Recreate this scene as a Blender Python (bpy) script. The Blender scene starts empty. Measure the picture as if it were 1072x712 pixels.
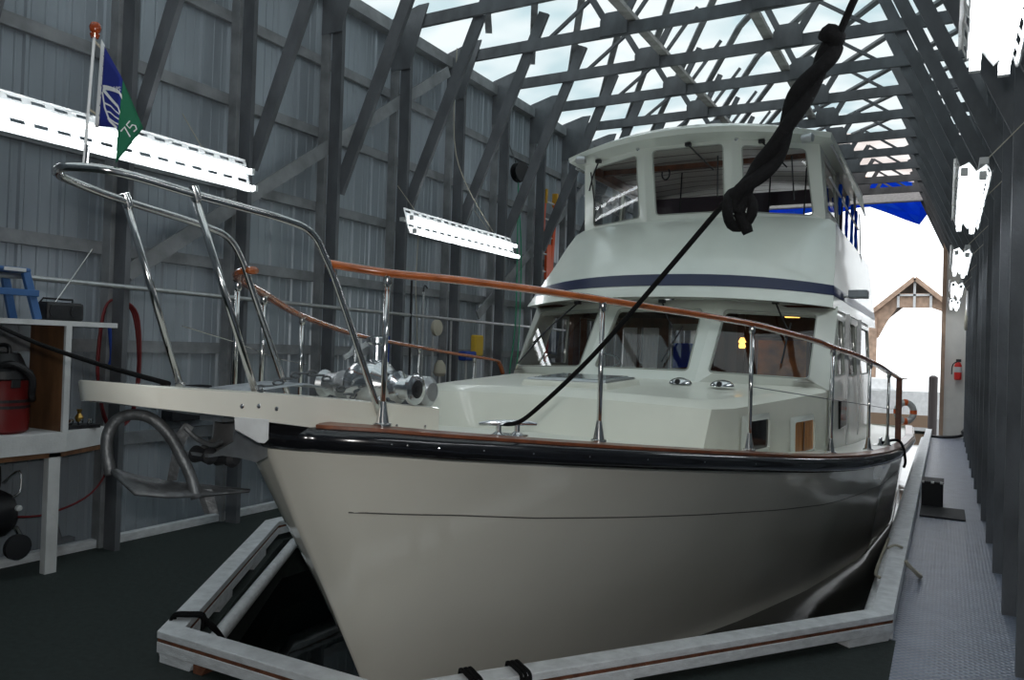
import bpy, math, random
from mathutils import Vector as V, Matrix
random.seed(7)
SC = bpy.context.scene
COL = SC.collection
PI = math.pi

# ---------------------------------------------------------------- materials
MATS = {}
def mat(name, col, rough=.5, metal=0., noise=0., nscale=8., bump=0., bscale=60., coat=0., col2=None, spec=.5, stretch=None):
    m = bpy.data.materials.new(name); m.use_nodes = True
    nt = m.node_tree; b = nt.nodes['Principled BSDF']
    b.inputs['Base Color'].default_value = (*col, 1)
    b.inputs['Roughness'].default_value = rough
    b.inputs['Metallic'].default_value = metal
    b.inputs['Specular IOR Level'].default_value = spec
    if coat:
        b.inputs['Coat Weight'].default_value = coat
        b.inputs['Coat Roughness'].default_value = .04
    tc = nt.nodes.new('ShaderNodeTexCoord')
    src = tc.outputs['Object']
    if stretch:
        mp = nt.nodes.new('ShaderNodeMapping'); mp.inputs['Scale'].default_value = stretch
        nt.links.new(src, mp.inputs['Vector']); src = mp.outputs['Vector']
    if noise or col2:
        n = nt.nodes.new('ShaderNodeTexNoise'); n.inputs['Scale'].default_value = nscale
        n.inputs['Detail'].default_value = 6
        nt.links.new(src, n.inputs['Vector'])
        r = nt.nodes.new('ShaderNodeValToRGB')
        c2 = col2 if col2 else tuple(c*(1-noise) for c in col)
        c1 = col if col2 else tuple(min(1, c*(1+noise)) for c in col)
        r.color_ramp.elements[0].color = (*c2, 1); r.color_ramp.elements[1].color = (*c1, 1)
        r.color_ramp.elements[0].position = .32; r.color_ramp.elements[1].position = .68
        nt.links.new(n.outputs['Fac'], r.inputs['Fac'])
        nt.links.new(r.outputs['Color'], b.inputs['Base Color'])
    if bump:
        n2 = nt.nodes.new('ShaderNodeTexNoise'); n2.inputs['Scale'].default_value = bscale
        nt.links.new(src, n2.inputs['Vector'])
        bp = nt.nodes.new('ShaderNodeBump'); bp.inputs['Strength'].default_value = bump
        bp.inputs['Distance'].default_value = .01
        nt.links.new(n2.outputs['Fac'], bp.inputs['Height'])
        nt.links.new(bp.outputs['Normal'], b.inputs['Normal'])
    MATS[name] = m
    return m
def emit(name, col, s):
    m = bpy.data.materials.new(name); m.use_nodes = True
    b = m.node_tree.nodes['Principled BSDF']
    b.inputs['Base Color'].default_value = (*col, 1)
    b.inputs['Emission Color'].default_value = (*col, 1)
    b.inputs['Emission Strength'].default_value = s
    MATS[name] = m; return m

mat('galvanised', (.345,.385,.425), .36, .3, .16, 1.6, .15, 30, stretch=(1,1,.35))
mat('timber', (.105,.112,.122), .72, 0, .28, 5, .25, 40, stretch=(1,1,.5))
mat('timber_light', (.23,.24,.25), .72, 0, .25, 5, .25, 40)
mat('timber_edge', (.30,.29,.28), .75, 0, .3, 6, .2, 40)
mat('deck_green', (.014,.023,.021), .75, 0, .35, 30, .5, 300)
mat('white_paint', (.62,.63,.63), .5, 0, .10, 7, .2, 60)
mat('white_scuffed', (.66,.68,.70), .55, 0, .14, 14, .3, 70, stretch=(1,1,3))
mat('rust_board', (.15,.055,.028), .8, 0, .4, 20, .3, 60)
mat('gelcoat', (.76,.74,.66), .13, 0, .02, 2, coat=.6)
mat('gelcoat_deck', (.75,.76,.67), .35, 0, .03, 3, coat=.15)
mat('gelcoat_fly', (.71,.745,.68), .22, 0, .02, 3, coat=.35)
mat('stripe_blue', (.006,.012,.055), .35)
mat('rub_black', (.006,.006,.008), .18, 0, coat=.5)
mat('teak', (.36,.088,.018), .22, 0, .25, 18, coat=.8, stretch=(1,.3,1))
mat('teak_dark', (.16,.045,.015), .4, 0, .3, 30, coat=.3, stretch=(1,.3,1))
mat('stainless', (.62,.61,.60), .12, 1.)
mat('chrome', (.66,.67,.68), .16, 1.)
mat('aluminium', (.5,.51,.52), .35, .9, .1, 20)
mat('galv_anchor', (.13,.138,.145), .5, .6, .25, 18, .3, 60)
mat('black_rope', (.0045,.0045,.005), .9, 0, .3, 80, .5, 220, spec=.2)
mat('black_plastic', (.010,.010,.012), .45)
mat('rubber', (.012,.013,.016), .7, bump=.2)
mat('window_dark', (.006,.005,.005), .08)
mat('gasket', (.35,.37,.33), .5)
mat('wood_interior', (.13,.045,.02), .35, 0, .35, 9, coat=.3, stretch=(1,1,.2))
mat('wood_dark', (.05,.020,.012), .8, 0, .3, 9, stretch=(1,1,.2), spec=.1)
mat('curtain_white', (.8,.8,.8), .8)
mat('curtain_blue', (.02,.06,.35), .8)
mat('curtain_brown', (.14,.05,.025), .8)
mat('vac_red', (.15,.010,.010), .35)
mat('hose_red', (.16,.01,.012), .5)
mat('hose_green', (.03,.32,.17), .5)
mat('stool_blue', (.045,.13,.32), .45)
mat('brass', (.5,.3,.08), .3, 1.)
mat('plywood', (.16,.075,.032), .6, 0, .35, 10, stretch=(1,1,.25))
mat('sponge_yellow', (.62,.40,.04), .9, bump=.6, bscale=120)
mat('brush_blue', (.01,.05,.3), .8, bump=.6, bscale=200)
mat('ladder_orange', (.75,.10,.02), .5)
mat('ladder_yellow', (.65,.35,.03), .5)
mat('flag_blue', (.008,.02,.22), .8)
mat('flag_green', (.008,.13,.065), .8)
mat('flag_white', (.75,.77,.78), .8)
mat('ball_teak', (.30,.05,.01), .25, coat=.6)
mat('rope_cream', (.45,.42,.34), .85, bump=.5, bscale=200)
mat('walkway', (.20,.225,.29), .33, 0, .12, 6)
mat('tarp_blue', (.01,.10,.62), .4, bump=.3, bscale=6)
mat('orange_beam', (.6,.22,.06), .6)
mat('brown_cladding', (.42,.29,.21), .7, 0, .25, 4)  # brown lightened, haze over the far boathouse is put into the colour
mat('brown_dark', (.13,.07,.04), .7, 0, .25, 4)
mat('wall_beige', (.78,.76,.71), .7, 0, .06, 3)
mat('pile', (.06,.05,.05), .8)
mat('extinguisher_red', (.65,.02,.015), .3)
mat('lifebuoy_orange', (.8,.15,.03), .5)
mat('picture', (.75,.26,.05), .4, 0, col2=(.12,.05,.02), nscale=4)
mat('sheet_grey', (.30,.33,.36), .5)
mat('far_dock', (.22,.15,.10), .7)

emit('tube', (.93,.97,1.0), 10)
emit('lamp_amber', (1.0,.55,.12), 2.5)

# translucent roof panel
def roof_mat(nm='roof_panel', ca=(.42,.52,.54,1), cb=(.66,.69,.68,1)):
    m = bpy.data.materials.new(nm); m.use_nodes = True
    nt = m.node_tree; nt.nodes.clear()
    o = nt.nodes.new('ShaderNodeOutputMaterial')
    t = nt.nodes.new('ShaderNodeBsdfTranslucent'); d = nt.nodes.new('ShaderNodeBsdfDiffuse')
    mx = nt.nodes.new('ShaderNodeMixShader'); mx.inputs[0].default_value = .25
    n = nt.nodes.new('ShaderNodeTexNoise'); n.inputs['Scale'].default_value = .9
    tc = nt.nodes.new('ShaderNodeTexCoord'); nt.links.new(tc.outputs['Object'], n.inputs['Vector'])
    r = nt.nodes.new('ShaderNodeValToRGB')
    r.color_ramp.elements[0].color = ca; r.color_ramp.elements[1].color = cb
    r.color_ramp.elements[0].position = .35; r.color_ramp.elements[1].position = .6
    nt.links.new(n.outputs['Fac'], r.inputs['Fac'])
    nt.links.new(r.outputs['Color'], t.inputs['Color'])
    d.inputs['Color'].default_value = (.4,.45,.45,1)
    nt.links.new(t.outputs[0], mx.inputs[1]); nt.links.new(d.outputs[0], mx.inputs[2])
    nt.links.new(mx.outputs[0], o.inputs[0]); MATS[nm] = m
roof_mat()
roof_mat('roof_board',(.62,.53,.49,1),(.78,.72,.68,1))
def glass_mat(name, tint, refl):
    m = bpy.data.materials.new(name); m.use_nodes = True
    nt = m.node_tree; nt.nodes.clear()
    o = nt.nodes.new('ShaderNodeOutputMaterial')
    t = nt.nodes.new('ShaderNodeBsdfTransparent'); t.inputs['Color'].default_value = (*tint, 1)
    g = nt.nodes.new('ShaderNodeBsdfGlossy'); g.inputs['Roughness'].default_value = .02
    lw = nt.nodes.new('ShaderNodeLayerWeight'); pw = nt.nodes.new('ShaderNodeMath'); pw.operation = 'POWER'; pw.inputs[1].default_value = 4.
    nt.links.new(lw.outputs['Facing'], pw.inputs[0]); f = nt.nodes.new('ShaderNodeMath'); f.operation = 'MULTIPLY_ADD'; f.inputs[1].default_value = .8; f.inputs[2].default_value = .06
    nt.links.new(pw.outputs[0], f.inputs[0])
    mx = nt.nodes.new('ShaderNodeMixShader')
    nt.links.new(f.outputs[0], mx.inputs[0]); nt.links.new(t.outputs[0], mx.inputs[1]); nt.links.new(g.outputs[0], mx.inputs[2])
    nt.links.new(mx.outputs[0], o.inputs[0]); MATS[name] = m
glass_mat('glass', (.90,.91,.90), 1.45)
glass_mat('glass_tint', (.45,.45,.45), 1.45)
def water_mat():
    m = mat('water', (.002,.004,.004), .04)
    nt = m.node_tree; b = nt.nodes['Principled BSDF']
    n = nt.nodes.new('ShaderNodeTexNoise'); n.inputs['Scale'].default_value = 2.2; n.inputs['Detail'].default_value = 3
    tc = nt.nodes.new('ShaderNodeTexCoord'); nt.links.new(tc.outputs['Object'], n.inputs['Vector'])
    bp = nt.nodes.new('ShaderNodeBump'); bp.inputs['Strength'].default_value = .06; bp.inputs['Distance'].default_value = .03
    nt.links.new(n.outputs['Fac'], bp.inputs['Height']); nt.links.new(bp.outputs['Normal'], b.inputs['Normal'])
water_mat()
def cloth_mat(name, col, k=.6):
    m = bpy.data.materials.new(name); m.use_nodes = True
    nt = m.node_tree; nt.nodes.clear()
    o = nt.nodes.new('ShaderNodeOutputMaterial'); t = nt.nodes.new('ShaderNodeBsdfTranslucent'); d = nt.nodes.new('ShaderNodeBsdfDiffuse')
    n = nt.nodes.new('ShaderNodeTexNoise'); n.inputs['Scale'].default_value = 6; r = nt.nodes.new('ShaderNodeValToRGB')
    r.color_ramp.elements[0].color = (*[c*.8 for c in col],1); r.color_ramp.elements[1].color = (*col,1)
    nt.links.new(n.outputs['Fac'], r.inputs['Fac']); nt.links.new(r.outputs[0], t.inputs[0]); nt.links.new(r.outputs[0], d.inputs[0])
    mx = nt.nodes.new('ShaderNodeMixShader'); mx.inputs[0].default_value = 1-k
    nt.links.new(t.outputs[0], mx.inputs[1]); nt.links.new(d.outputs[0], mx.inputs[2]); nt.links.new(mx.outputs[0], o.inputs[0])
    MATS[name] = m
cloth_mat('curtain_white',(.85,.85,.84)); cloth_mat('curtain_blue',(.05,.12,.6),.7); cloth_mat('tarp_blue',(.02,.16,.80),.6)
def tread_mat():           # raised diamond pattern of the rubber walkway
    m = MATS['walkway']; nt = m.node_tree; b = nt.nodes['Principled BSDF']
    tc = nt.nodes.new('ShaderNodeTexCoord')
    outs = []
    for ang in (PI/4, -PI/4):
        mp = nt.nodes.new('ShaderNodeMapping'); mp.inputs['Rotation'].default_value = (0,0,ang)
        w = nt.nodes.new('ShaderNodeTexWave'); w.inputs['Scale'].default_value = 9.
        nt.links.new(tc.outputs['Object'], mp.inputs['Vector']); nt.links.new(mp.outputs['Vector'], w.inputs['Vector'])
        outs.append(w.outputs['Fac'])
    mu = nt.nodes.new('ShaderNodeMath'); mu.operation = 'MULTIPLY'
    nt.links.new(outs[0], mu.inputs[0]); nt.links.new(outs[1], mu.inputs[1])
    bp = nt.nodes.new('ShaderNodeBump'); bp.inputs['Strength'].default_value = .8; bp.inputs['Distance'].default_value = .006
    nt.links.new(mu.outputs[0], bp.inputs['Height']); nt.links.new(bp.outputs['Normal'], b.inputs['Normal'])
tread_mat()
def plank_mat():
    m = mat('overhead_planks', (.8,.77,.72), .35, coat=.2)
    nt = m.node_tree; b = nt.nodes['Principled BSDF']
    tc = nt.nodes.new('ShaderNodeTexCoord'); sp = nt.nodes.new('ShaderNodeSeparateXYZ')
    nt.links.new(tc.outputs['Object'], sp.inputs[0])
    mm = nt.nodes.new('ShaderNodeMath'); mm.operation = 'PINGPONG'; mm.inputs[1].default_value = .14
    nt.links.new(sp.outputs['Y'], mm.inputs[0])
    lt = nt.nodes.new('ShaderNodeMath'); lt.operation = 'LESS_THAN'; lt.inputs[1].default_value = .014
    nt.links.new(mm.outputs[0], lt.inputs[0])
    mx = nt.nodes.new('ShaderNodeMix'); mx.data_type = 'RGBA'
    mx.inputs[6].default_value = (.8,.77,.72,1); mx.inputs[7].default_value = (.10,.035,.015,1)
    nt.links.new(lt.outputs[0], mx.inputs[0]); nt.links.new(mx.outputs[2], b.inputs['Base Color'])
plank_mat()

# ---------------------------------------------------------------- mesh builder
class MB:
    def __init__(s): s.v = []; s.f = []
    def add(s, vs, fs):
        o = len(s.v); s.v += [tuple(p) for p in vs]; s.f += [tuple(i+o for i in f) for f in fs]; return s
    def hexa(s, p):        # p: 8 points, bottom 4 ccw then top 4
        return s.add(p, [(0,3,2,1),(4,5,6,7),(0,1,5,4),(1,2,6,5),(2,3,7,6),(3,0,4,7)])
    def box(s, x0,x1,y0,y1,z0,z1):
        return s.hexa([(x0,y0,z0),(x1,y0,z0),(x1,y1,z0),(x0,y1,z0),(x0,y0,z1),(x1,y0,z1),(x1,y1,z1),(x0,y1,z1)])
    def beam(s, a, b, w, h, up=(0,0,1)):      # w across, h along 'up'
        a, b = V(a), V(b); d = (b-a).normalized(); upv = V(up)
        sd = d.cross(upv)
        if sd.length < 1e-4: sd = d.cross(V((0,1,0)))
        sd.normalize(); u = sd.cross(d).normalized()
        P = []
        for c in (a, b):
            P += [c-sd*w/2-u*h/2, c+sd*w/2-u*h/2, c+sd*w/2+u*h/2, c-sd*w/2+u*h/2]
        return s.add(P, [(0,1,2,3),(7,6,5,4),(0,4,5,1),(1,5,6,2),(2,6,7,3),(3,7,4,0)])
    def tube(s, pts, r, n=10, smooth=0, cap=True, closed=False):
        pts = [V(p) for p in pts]
        rr = r if isinstance(r, (list, tuple)) else None
        if smooth: 
            if rr:
                k = len(pts)
                rr = [rr[min(k-1,int(i/smooth))]*(1-(i%smooth)/smooth)+rr[min(k-1,int(i/smooth)+1)]*((i%smooth)/smooth) for i in range((k-1)*smooth+1)]
            pts = catmull(pts, smooth, closed)
        N = len(pts); o = len(s.v)
        prev = None
        for i, p in enumerate(pts):
            if closed: t = pts[(i+1) % N]-pts[i-1]
            else: t = pts[min(i+1,N-1)]-pts[max(i-1,0)]
            t.normalize()
            if prev is None:
                a = V((0,0,1)) if abs(t.z) < .9 else V((1,0,0))
                nrm = t.cross(a).normalized()
            else:
                nrm = (prev - t*prev.dot(t)).normalized()
            prev = nrm; bn = t.cross(nrm)
            ri = rr[i] if rr else r
            for k in range(n):
                a = 2*PI*k/n
                s.v.append(tuple(p + (nrm*math.cos(a)+bn*math.sin(a))*ri))
        M = N if closed else N-1
        for i in range(M):
            for k in range(n):
                a = o+i*n+k; b = o+i*n+(k+1)%n; c = o+((i+1)%N)*n+(k+1)%n; d = o+((i+1)%N)*n+k
                s.f.append((a,b,c,d))
        if cap and not closed:
            s.f.append(tuple(o+k for k in range(n))[::-1]); s.f.append(tuple(o+(N-1)*n+k for k in range(n)))
        return s
    def loft(s, rows, closed=False, cap=False):
        o = len(s.v); n = len(rows[0])
        for r in rows: s.v += [tuple(p) for p in r]
        for i in range(len(rows)-1):
            for k in range(n if closed else n-1):
                a=o+i*n+k; b=o+i*n+(k+1)%n; s.f.append((a,b,b+n,a+n))
        if cap:
            s.f.append(tuple(o+k for k in range(n))[::-1]); s.f.append(tuple(o+(len(rows)-1)*n+k for k in range(n)))
        return s
    def prism(s, poly, off):     # poly: list of 3d points, off: extrusion vector
        n = len(poly); off = V(off)
        vs = [V(p) for p in poly]+[V(p)+off for p in poly]
        fs = [tuple(range(n))[::-1], tuple(range(n,2*n))]+[(i,(i+1)%n,(i+1)%n+n,i+n) for i in range(n)]
        return s.add(vs, fs)
    def lathe(s, c, axis, prof, n=20):        # prof: (dist along axis, radius)
        c = V(c); ax = V(axis).normalized()
        a = V((0,0,1)) if abs(ax.z) < .9 else V((1,0,0))
        u = ax.cross(a).normalized(); w = ax.cross(u)
        rows = [[c+ax*h+(u*math.cos(2*PI*k/n)+w*math.sin(2*PI*k/n))*r for k in range(n)] for h, r in prof]
        return s.loft(rows, closed=True, cap=True)
    def panel(s, out, inn, r=.04, depth=None, k=4):   # panel with a rounded opening; corners in the same order
        out = [V(p) for p in out]; inn = [V(p) for p in inn]
        loop = rounded(inn, r, k)
        o = len(s.v); m = k+1
        s.v += [tuple(p) for p in out]+[tuple(p) for p in loop]
        L = len(loop)
        for i in range(L):
            a = i//m; j = (i+1) % L; b = j//m
            if a == b: s.f.append((o+a, o+4+j, o+4+i))
            else: s.f.append((o+a, o+b, o+4+j, o+4+i))
        if depth is not None:
            d = V(depth); q = len(s.v)
            s.v += [tuple(p+d) for p in loop]
            for i in range(L):
                j = (i+1) % L; s.f.append((o+4+i, o+4+j, q+j, q+i))
        return s
    def build(s, name, m, parent=None, smooth=False, label=None, bevel=0, solid=0, angle=.6):
        me = bpy.data.meshes.new(name); me.from_pydata(s.v, [], s.f); me.update()
        me.materials.append(MATS[m] if isinstance(m, str) else m)
        o = bpy.data.objects.new(name, me); COL.objects.link(o)
        import bmesh
        bm = bmesh.new(); bm.from_mesh(me); bmesh.ops.recalc_face_normals(bm, faces=bm.faces); bm.to_mesh(me); bm.free()
        if smooth:
            me.polygons.foreach_set('use_smooth', [True]*len(me.polygons))
            me.set_sharp_from_angle(angle=angle)
        if parent is not None:
            o.parent = parent
            if 'origin' in parent: o.location = -V(parent['origin'])
        if label: o['label'] = label
        if solid:
            md = o.modifiers.new('s','SOLIDIFY'); md.thickness = solid; md.offset = -1
        if bevel:
            md = o.modifiers.new('b','BEVEL'); md.width = bevel; md.segments = 2; md.limit_method = 'ANGLE'
        return o
def catmull(P, k, closed=False):
    out = []; N = len(P)
    for i in range(N if closed else N-1):
        if closed: p0,p1,p2,p3 = P[i-1],P[i],P[(i+1)%N],P[(i+2)%N]
        else: p0,p1,p2,p3 = P[max(i-1,0)],P[i],P[i+1],P[min(i+2,N-1)]
        for j in range(k):
            t = j/k
            out.append(.5*((2*p1)+(p2-p0)*t+(2*p0-5*p1+4*p2-p3)*t*t+(3*p1-p0-3*p2+p3)*t**3))
    if not closed: out.append(P[-1])
    return out
def rounded(c, r, k=4):
    out = []
    for i in range(4):
        p = c[i]; a = c[i-1]; b = c[(i+1)%4]
        A = p+(a-p).normalized()*r; B = p+(b-p).normalized()*r
        for j in range(k+1):
            t = j/k
            out.append(A*(1-t)**2+p*2*t*(1-t)+B*t*t)
    return out
def tag(o, label, cat, group=None):
    o['label'] = label; o['category'] = cat
    if group: o['group'] = group
    return o
def thing(name, loc, label, cat, group=None):
    o = bpy.data.objects.new(name, None); COL.objects.link(o)
    o.location = loc; o['origin'] = tuple(loc); o.empty_display_size = .1
    return tag(o, label, cat, group)
def struct(o): o['kind'] = 'structure'; return o
def copy_tree(o, parent=None, loc=None):
    c = o.copy(); COL.objects.link(c)
    if parent is not None: c.parent = parent
    if loc is not None: c.location = loc
    for ch in [q for q in list(COL.objects) if q.parent == o]: copy_tree(ch, c)
    return c
def interp(x, xs, ys):
    if x <= xs[0]: return ys[0]
    for i in range(len(xs)-1):
        if x <= xs[i+1]:
            t = (x-xs[i])/(xs[i+1]-xs[i]); return ys[i]*(1-t)+ys[i+1]*t
    return ys[-1]

# ---------------------------------------------------------------- camera
RX = V((0,0,0))
cam = bpy.data.cameras.new('camera'); camo = bpy.data.objects.new('camera', cam); COL.objects.link(camo)
f = 816.; dc = V((454,24,f)).normalized(); xc = V((1466,38,-f)); xc = (xc-dc*xc.dot(dc)).normalized(); uc = xc.cross(dc)
if uc.y > 0: uc = -uc
def world_of(c): return V((c.dot(xc), c.dot(dc), c.dot(uc)))
right = world_of(V((1,0,0))); down = world_of(V((0,1,0))); fwd = world_of(V((0,0,1)))
EYE = V((0,0,1.65))
camo.matrix_world = Matrix(((right.x,-down.x,-fwd.x,EYE.x),(right.y,-down.y,-fwd.y,EYE.y),(right.z,-down.z,-fwd.z,EYE.z),(0,0,0,1)))
cam.sensor_width = 36; cam.lens = f/1072*36; cam.clip_start = .05; cam.clip_end = 600
SC.camera = camo
SC.view_settings.view_transform = 'Standard'; SC.view_settings.look = 'None'
SC.view_settings.gamma = 1; SC.view_settings.exposure = 0.0; SC.view_settings.use_curve_mapping = False
SC.cycles.max_bounces = 10; SC.cycles.transparent_max_bounces = 16
SC.cycles.use_denoising = True
SC.cycles.sample_clamp_indirect = 6

fl_ = bpy.data.lights.new('camera_flash','AREA'); fl_.shape = 'RECTANGLE'; fl_.size = .08; fl_.size_y = .05; fl_.energy = 38; fl_.color = (1,.98,.94)
flo = bpy.data.objects.new('camera_flash', fl_); COL.objects.link(flo)
flo.matrix_world = camo.matrix_world.copy(); flo.location = EYE+right*(-.02)+down*(-.14)
w = bpy.data.worlds.new('sky'); SC.world = w; w.use_nodes = True
bg = w.node_tree.nodes['Background']; bg.inputs['Color'].default_value = (.93,.97,1,1); bg.inputs['Strength'].default_value = 2.0
# ================================================================ THE BOATHOUSE
YK = [3.80+1.17*k for k in range(-3, 15)]         # the timber frames
Y0, Y1 = -1.6, 20.2
WL, WR = -5.86, .62                                # siding planes
def siding(x, s):
    m = MB(); ys = []; y = Y0
    pts = []
    while y < Y1:
        pts += [(y,0),(y+.085,0),(y+.09,.006),(y+.10,.006),(y+.105,0),(y+.175,0),(y+.18,.006),(y+.19,.006),(y+.195,0),(y+.235,0),(y+.25,.016),(y+.275,.016),(y+.29,0)]
        y += .30
    rows = [[(x+s*d, yy, -.05) for yy, d in pts], [(x+s*d, yy, 5.42) for yy, d in pts]]
    m.loft(rows)
    return m
struct(siding(WL, 1).build('wall_left', 'galvanised', solid=.004))
struct(siding(WR, -1).build('wall_right', 'galvanised', solid=.004))
m = MB(); m.box(WL,WR,Y0-.05,Y0,-.05,5.5); struct(m.build('wall_front','galvanised'))
# decks around the slip
m = MB()
zb = -.32
slipL, slipR, Af, Bf = -4.78, -.36, (-3.40,2.78), (-2.13,2.78)
def deckpoly(poly): m.prism([(x,y,zb) for x,y in poly], (0,0,-zb))
deckpoly([(WL,Y0),(-.22,Y0),(-.22,5.17),(slipR,5.17),Bf,Af,(slipL,4.78),(slipL,Y1),(WL,Y1)])
struct(m.build('floor', 'deck_green'))
m = MB(); m.prism([(x,y,zb) for x,y in [(-.22,Y0),(WR,Y0),(WR,Y1),(slipR,Y1),(slipR,5.17),(-.22,5.17)]], (0,0,-zb))
o = struct(m.build('floor_2', 'walkway'))
# water inside and out
m = MB(); m.add([(-120,-40,-.45),(120,-40,-.45),(120,260,-.45),(-120,260,-.45)], [(0,1,2,3)])
o = m.build('water', 'water'); tag(o, 'dark still water in the slip around the hull and out beyond the open end', 'water'); o['kind'] = 'stuff'
# kick boards
m = MB(); m.box(-5.80,-5.73,Y0,Y1,.0,.065)
struct(m.build('trim_1', 'white_scuffed', bevel=.004))
m = MB(); m.box(.50,.52,Y0,Y1,0,.045); m.box(.52,WR,Y0,Y1,.0,.03)
struct(m.build('trim_2', 'timber_edge'))
# far wall with the opening, facing the camera
m = MB(); m.box(-.02,WR,20.0,20.12,-.05,5.3); struct(m.build('wall_back', 'wall_beige'))
m = MB(); m.box(-5.86,-4.85,20.0,20.12,-.05,5.3); struct(m.build('wall_back_2', 'wall_beige'))
m = MB(); m.box(-.10,-.02,19.95,20.15,-.4,5.3); struct(m.build('trim_3', 'brown_cladding'))
# roof
RIDX, EZ, PT = -2.6, 5.46, .20
def rz(x): return EZ + PT*min(x-WL, .66-x)
m = MB()
rows = [[(x, y, rz(x)+.13) for x in (WL-.15, RIDX, .8)] for y in (Y0-.3, 16.4)]
m.loft(rows); struct(m.build('ceiling', 'roof_panel'))
m = MB(); m.loft([[(x, y, rz(x)+.13) for x in (WL-.15, RIDX, .8)] for y in (16.4, Y1+.3)])
struct(m.build('ceiling_2', 'roof_board'))
# purlins under the roof panels (long members)
m = MB()
for k in range(-14, 20):
    # diagonal battens across the roof, one per .65 m
    f_ = lambda x: 10.65-(x-(-3.79+.65*k))/.545
    for xa, xb in ((-5.2,RIDX),(RIDX,.5)):
        if f_(xb) > 16.3 or f_(xa) < Y0: continue
        ya, yb = f_(xa), f_(xb)
        if ya > 16.3: xa += (ya-16.3)*.545; ya = 16.3
        if yb < Y0: xb -= (Y0-yb)*.545; yb = Y0
        m.beam((xa,ya,rz(xa)+.10),(xb,yb,rz(xb)+.10), .085,.035)
struct(m.build('trim_4', 'timber_light'))
# eave plates + girts on the left wall
m = MB(); m.box(WL,-5.72,Y0,Y1,5.30,5.44); m.box(WR-.12,WR,Y0,Y1,5.30,5.44); struct(m.build('trim_5', 'timber_light'))
m = MB()
for z in (.82,1.57,2.34,3.08,3.86,4.62):
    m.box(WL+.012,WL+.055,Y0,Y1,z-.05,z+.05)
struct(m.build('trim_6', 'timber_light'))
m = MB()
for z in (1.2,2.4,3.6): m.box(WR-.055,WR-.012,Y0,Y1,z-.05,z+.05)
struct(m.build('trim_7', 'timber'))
# long wind braces in the left wall
def wind(a, b):
    o = MB().beam((WL+.175,a[0],a[1]),(WL+.175,b[0],b[1]),.13,.022,(1,0,0)).build('wind_brace','timber_light')
    return o
o = wind((3.9,2.15),(8.3,5.2)); tag(o,'long grey diagonal wall plank rising towards the boat beside the near left light','wall brace')
o = wind((9.2,2.1),(13.6,5.2)); tag(o,'long grey diagonal wall plank behind the far left light','wall brace')

# frames
XL, XR = -5.60, .43
def frame_parts(root):
    t = .045
    def pl(nm, a, b, w=.14, m='timber'):
        return MB().beam(a, b, t, w, V((b[0]-a[0],0,b[2]-a[2])).cross(V((0,1,0)))).build(nm, m, root)
    pl('post', (XL,0,.0), (XL,0,5.2)); pl('post', (XR,0,.0), (XR,0,5.2))
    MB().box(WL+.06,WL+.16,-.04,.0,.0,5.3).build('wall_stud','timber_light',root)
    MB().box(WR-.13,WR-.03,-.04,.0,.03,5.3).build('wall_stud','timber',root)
    # braces run from the post past the chord up to the rafter
    for s, x0 in ((1,XL+.02),(-1,XR-.02)):
        x1 = x0+s*1.14
        o = MB().beam((x0,.05,3.22),(x1,.05,rz(x1)+.08),t,.14 if s > 0 else .115,(0,1,0) if 0 else V((x1-x0,0,2.5)).cross(V((0,1,0)))).build('knee_brace','timber',root)
    pl('bottom_chord', (WL+.1,0,5.42), (WR-.06,0,5.42), .14)
    g1, g2 = -3.48, -1.73
    zc = 5.45
    for a, b in (((g1-.12,zc+.1),(-3.80,rz(-3.80))),((g2+.12,zc+.1),(-1.42,rz(-1.42))),((g1+.1,zc+.1),(-3.15,rz(-3.15))),((g2-.1,zc+.1),(-2.05,rz(-2.05)))):
        pl('web', (a[0],.03,a[1]), (b[0],.03,b[1]), .075)
    for a, b in (((-4.42,zc-.02),(-3.80,rz(-3.8))),((g1+.15,zc),(-2.85,rz(-2.85))),((-.78,zc-.02),(-1.42,rz(-1.42)))):
        pl('thin_web', (a[0],.03,a[1]), (b[0],.03,b[1]), .035)
    for g in (g1, g2):
        MB().prism([(g-.17,-.045,5.36),(g+.17,-.045,5.36),(g+.17,-.045,5.55),(g+.10,-.045,5.63),(g-.10,-.045,5.63),(g-.17,-.045,5.55)],(0,.02,0)).build('gusset_plate','timber',root)
    for s, x0, we in ((1,XL+.07,WL+.06),(-1,XR-.07,WR-.06)):
        MB().prism([(we,-.045,4.88),(x0,-.045,4.88),(x0+s*.05,-.045,5.05),(x0+s*.24,-.045,5.60),(x0+s*.10,-.045,5.60),(we,-.045,5.5)],(0,.02,0)).build('gusset_plate','timber',root)
ordn = ['nearest','second','third','fourth','fifth','sixth','seventh','eighth','ninth','tenth','eleventh','twelfth','thirteenth','fourteenth','fifteenth','sixteenth','seventeenth','farthest']
proto = None
for i, y in enumerate(YK):
    if proto is None:
        proto = thing('timber_frame', (0,0,0), '', 'timber frame', 'grey timber frames carrying the boathouse walls and roof')
        frame_parts(proto); root = proto
        proto.location = (0,y,0)
    else:
        root = copy_tree(proto); root.location = (0,y,0)
    root['label'] = 'grey timber frame of posts, braces and roof truss, %s from the camera' % ordn[i]
# long light beams lying on the truss chords
for x, lab in ((-3.27,'long pale beam running over the truss chords, left of the hanging black rope'),(-1.97,'long pale beam running over the truss chords, nearer the right wall')):
    o = MB().beam((x,Y0,5.53),(x,13.6,5.53),.11,.05).build('longitudinal_beam','timber_edge'); tag(o, lab, 'beam', 'long beams on the roof trusses')

# conduit / pipe on left wall
m = MB().tube([(-5.50,Y0,2.06),(-5.50,12.,1.98)],.020,10)

tag(m.build('wall_pipe','aluminium',smooth=True),'long pale pipe strapped along the posts of the left wall','pipe')

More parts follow.
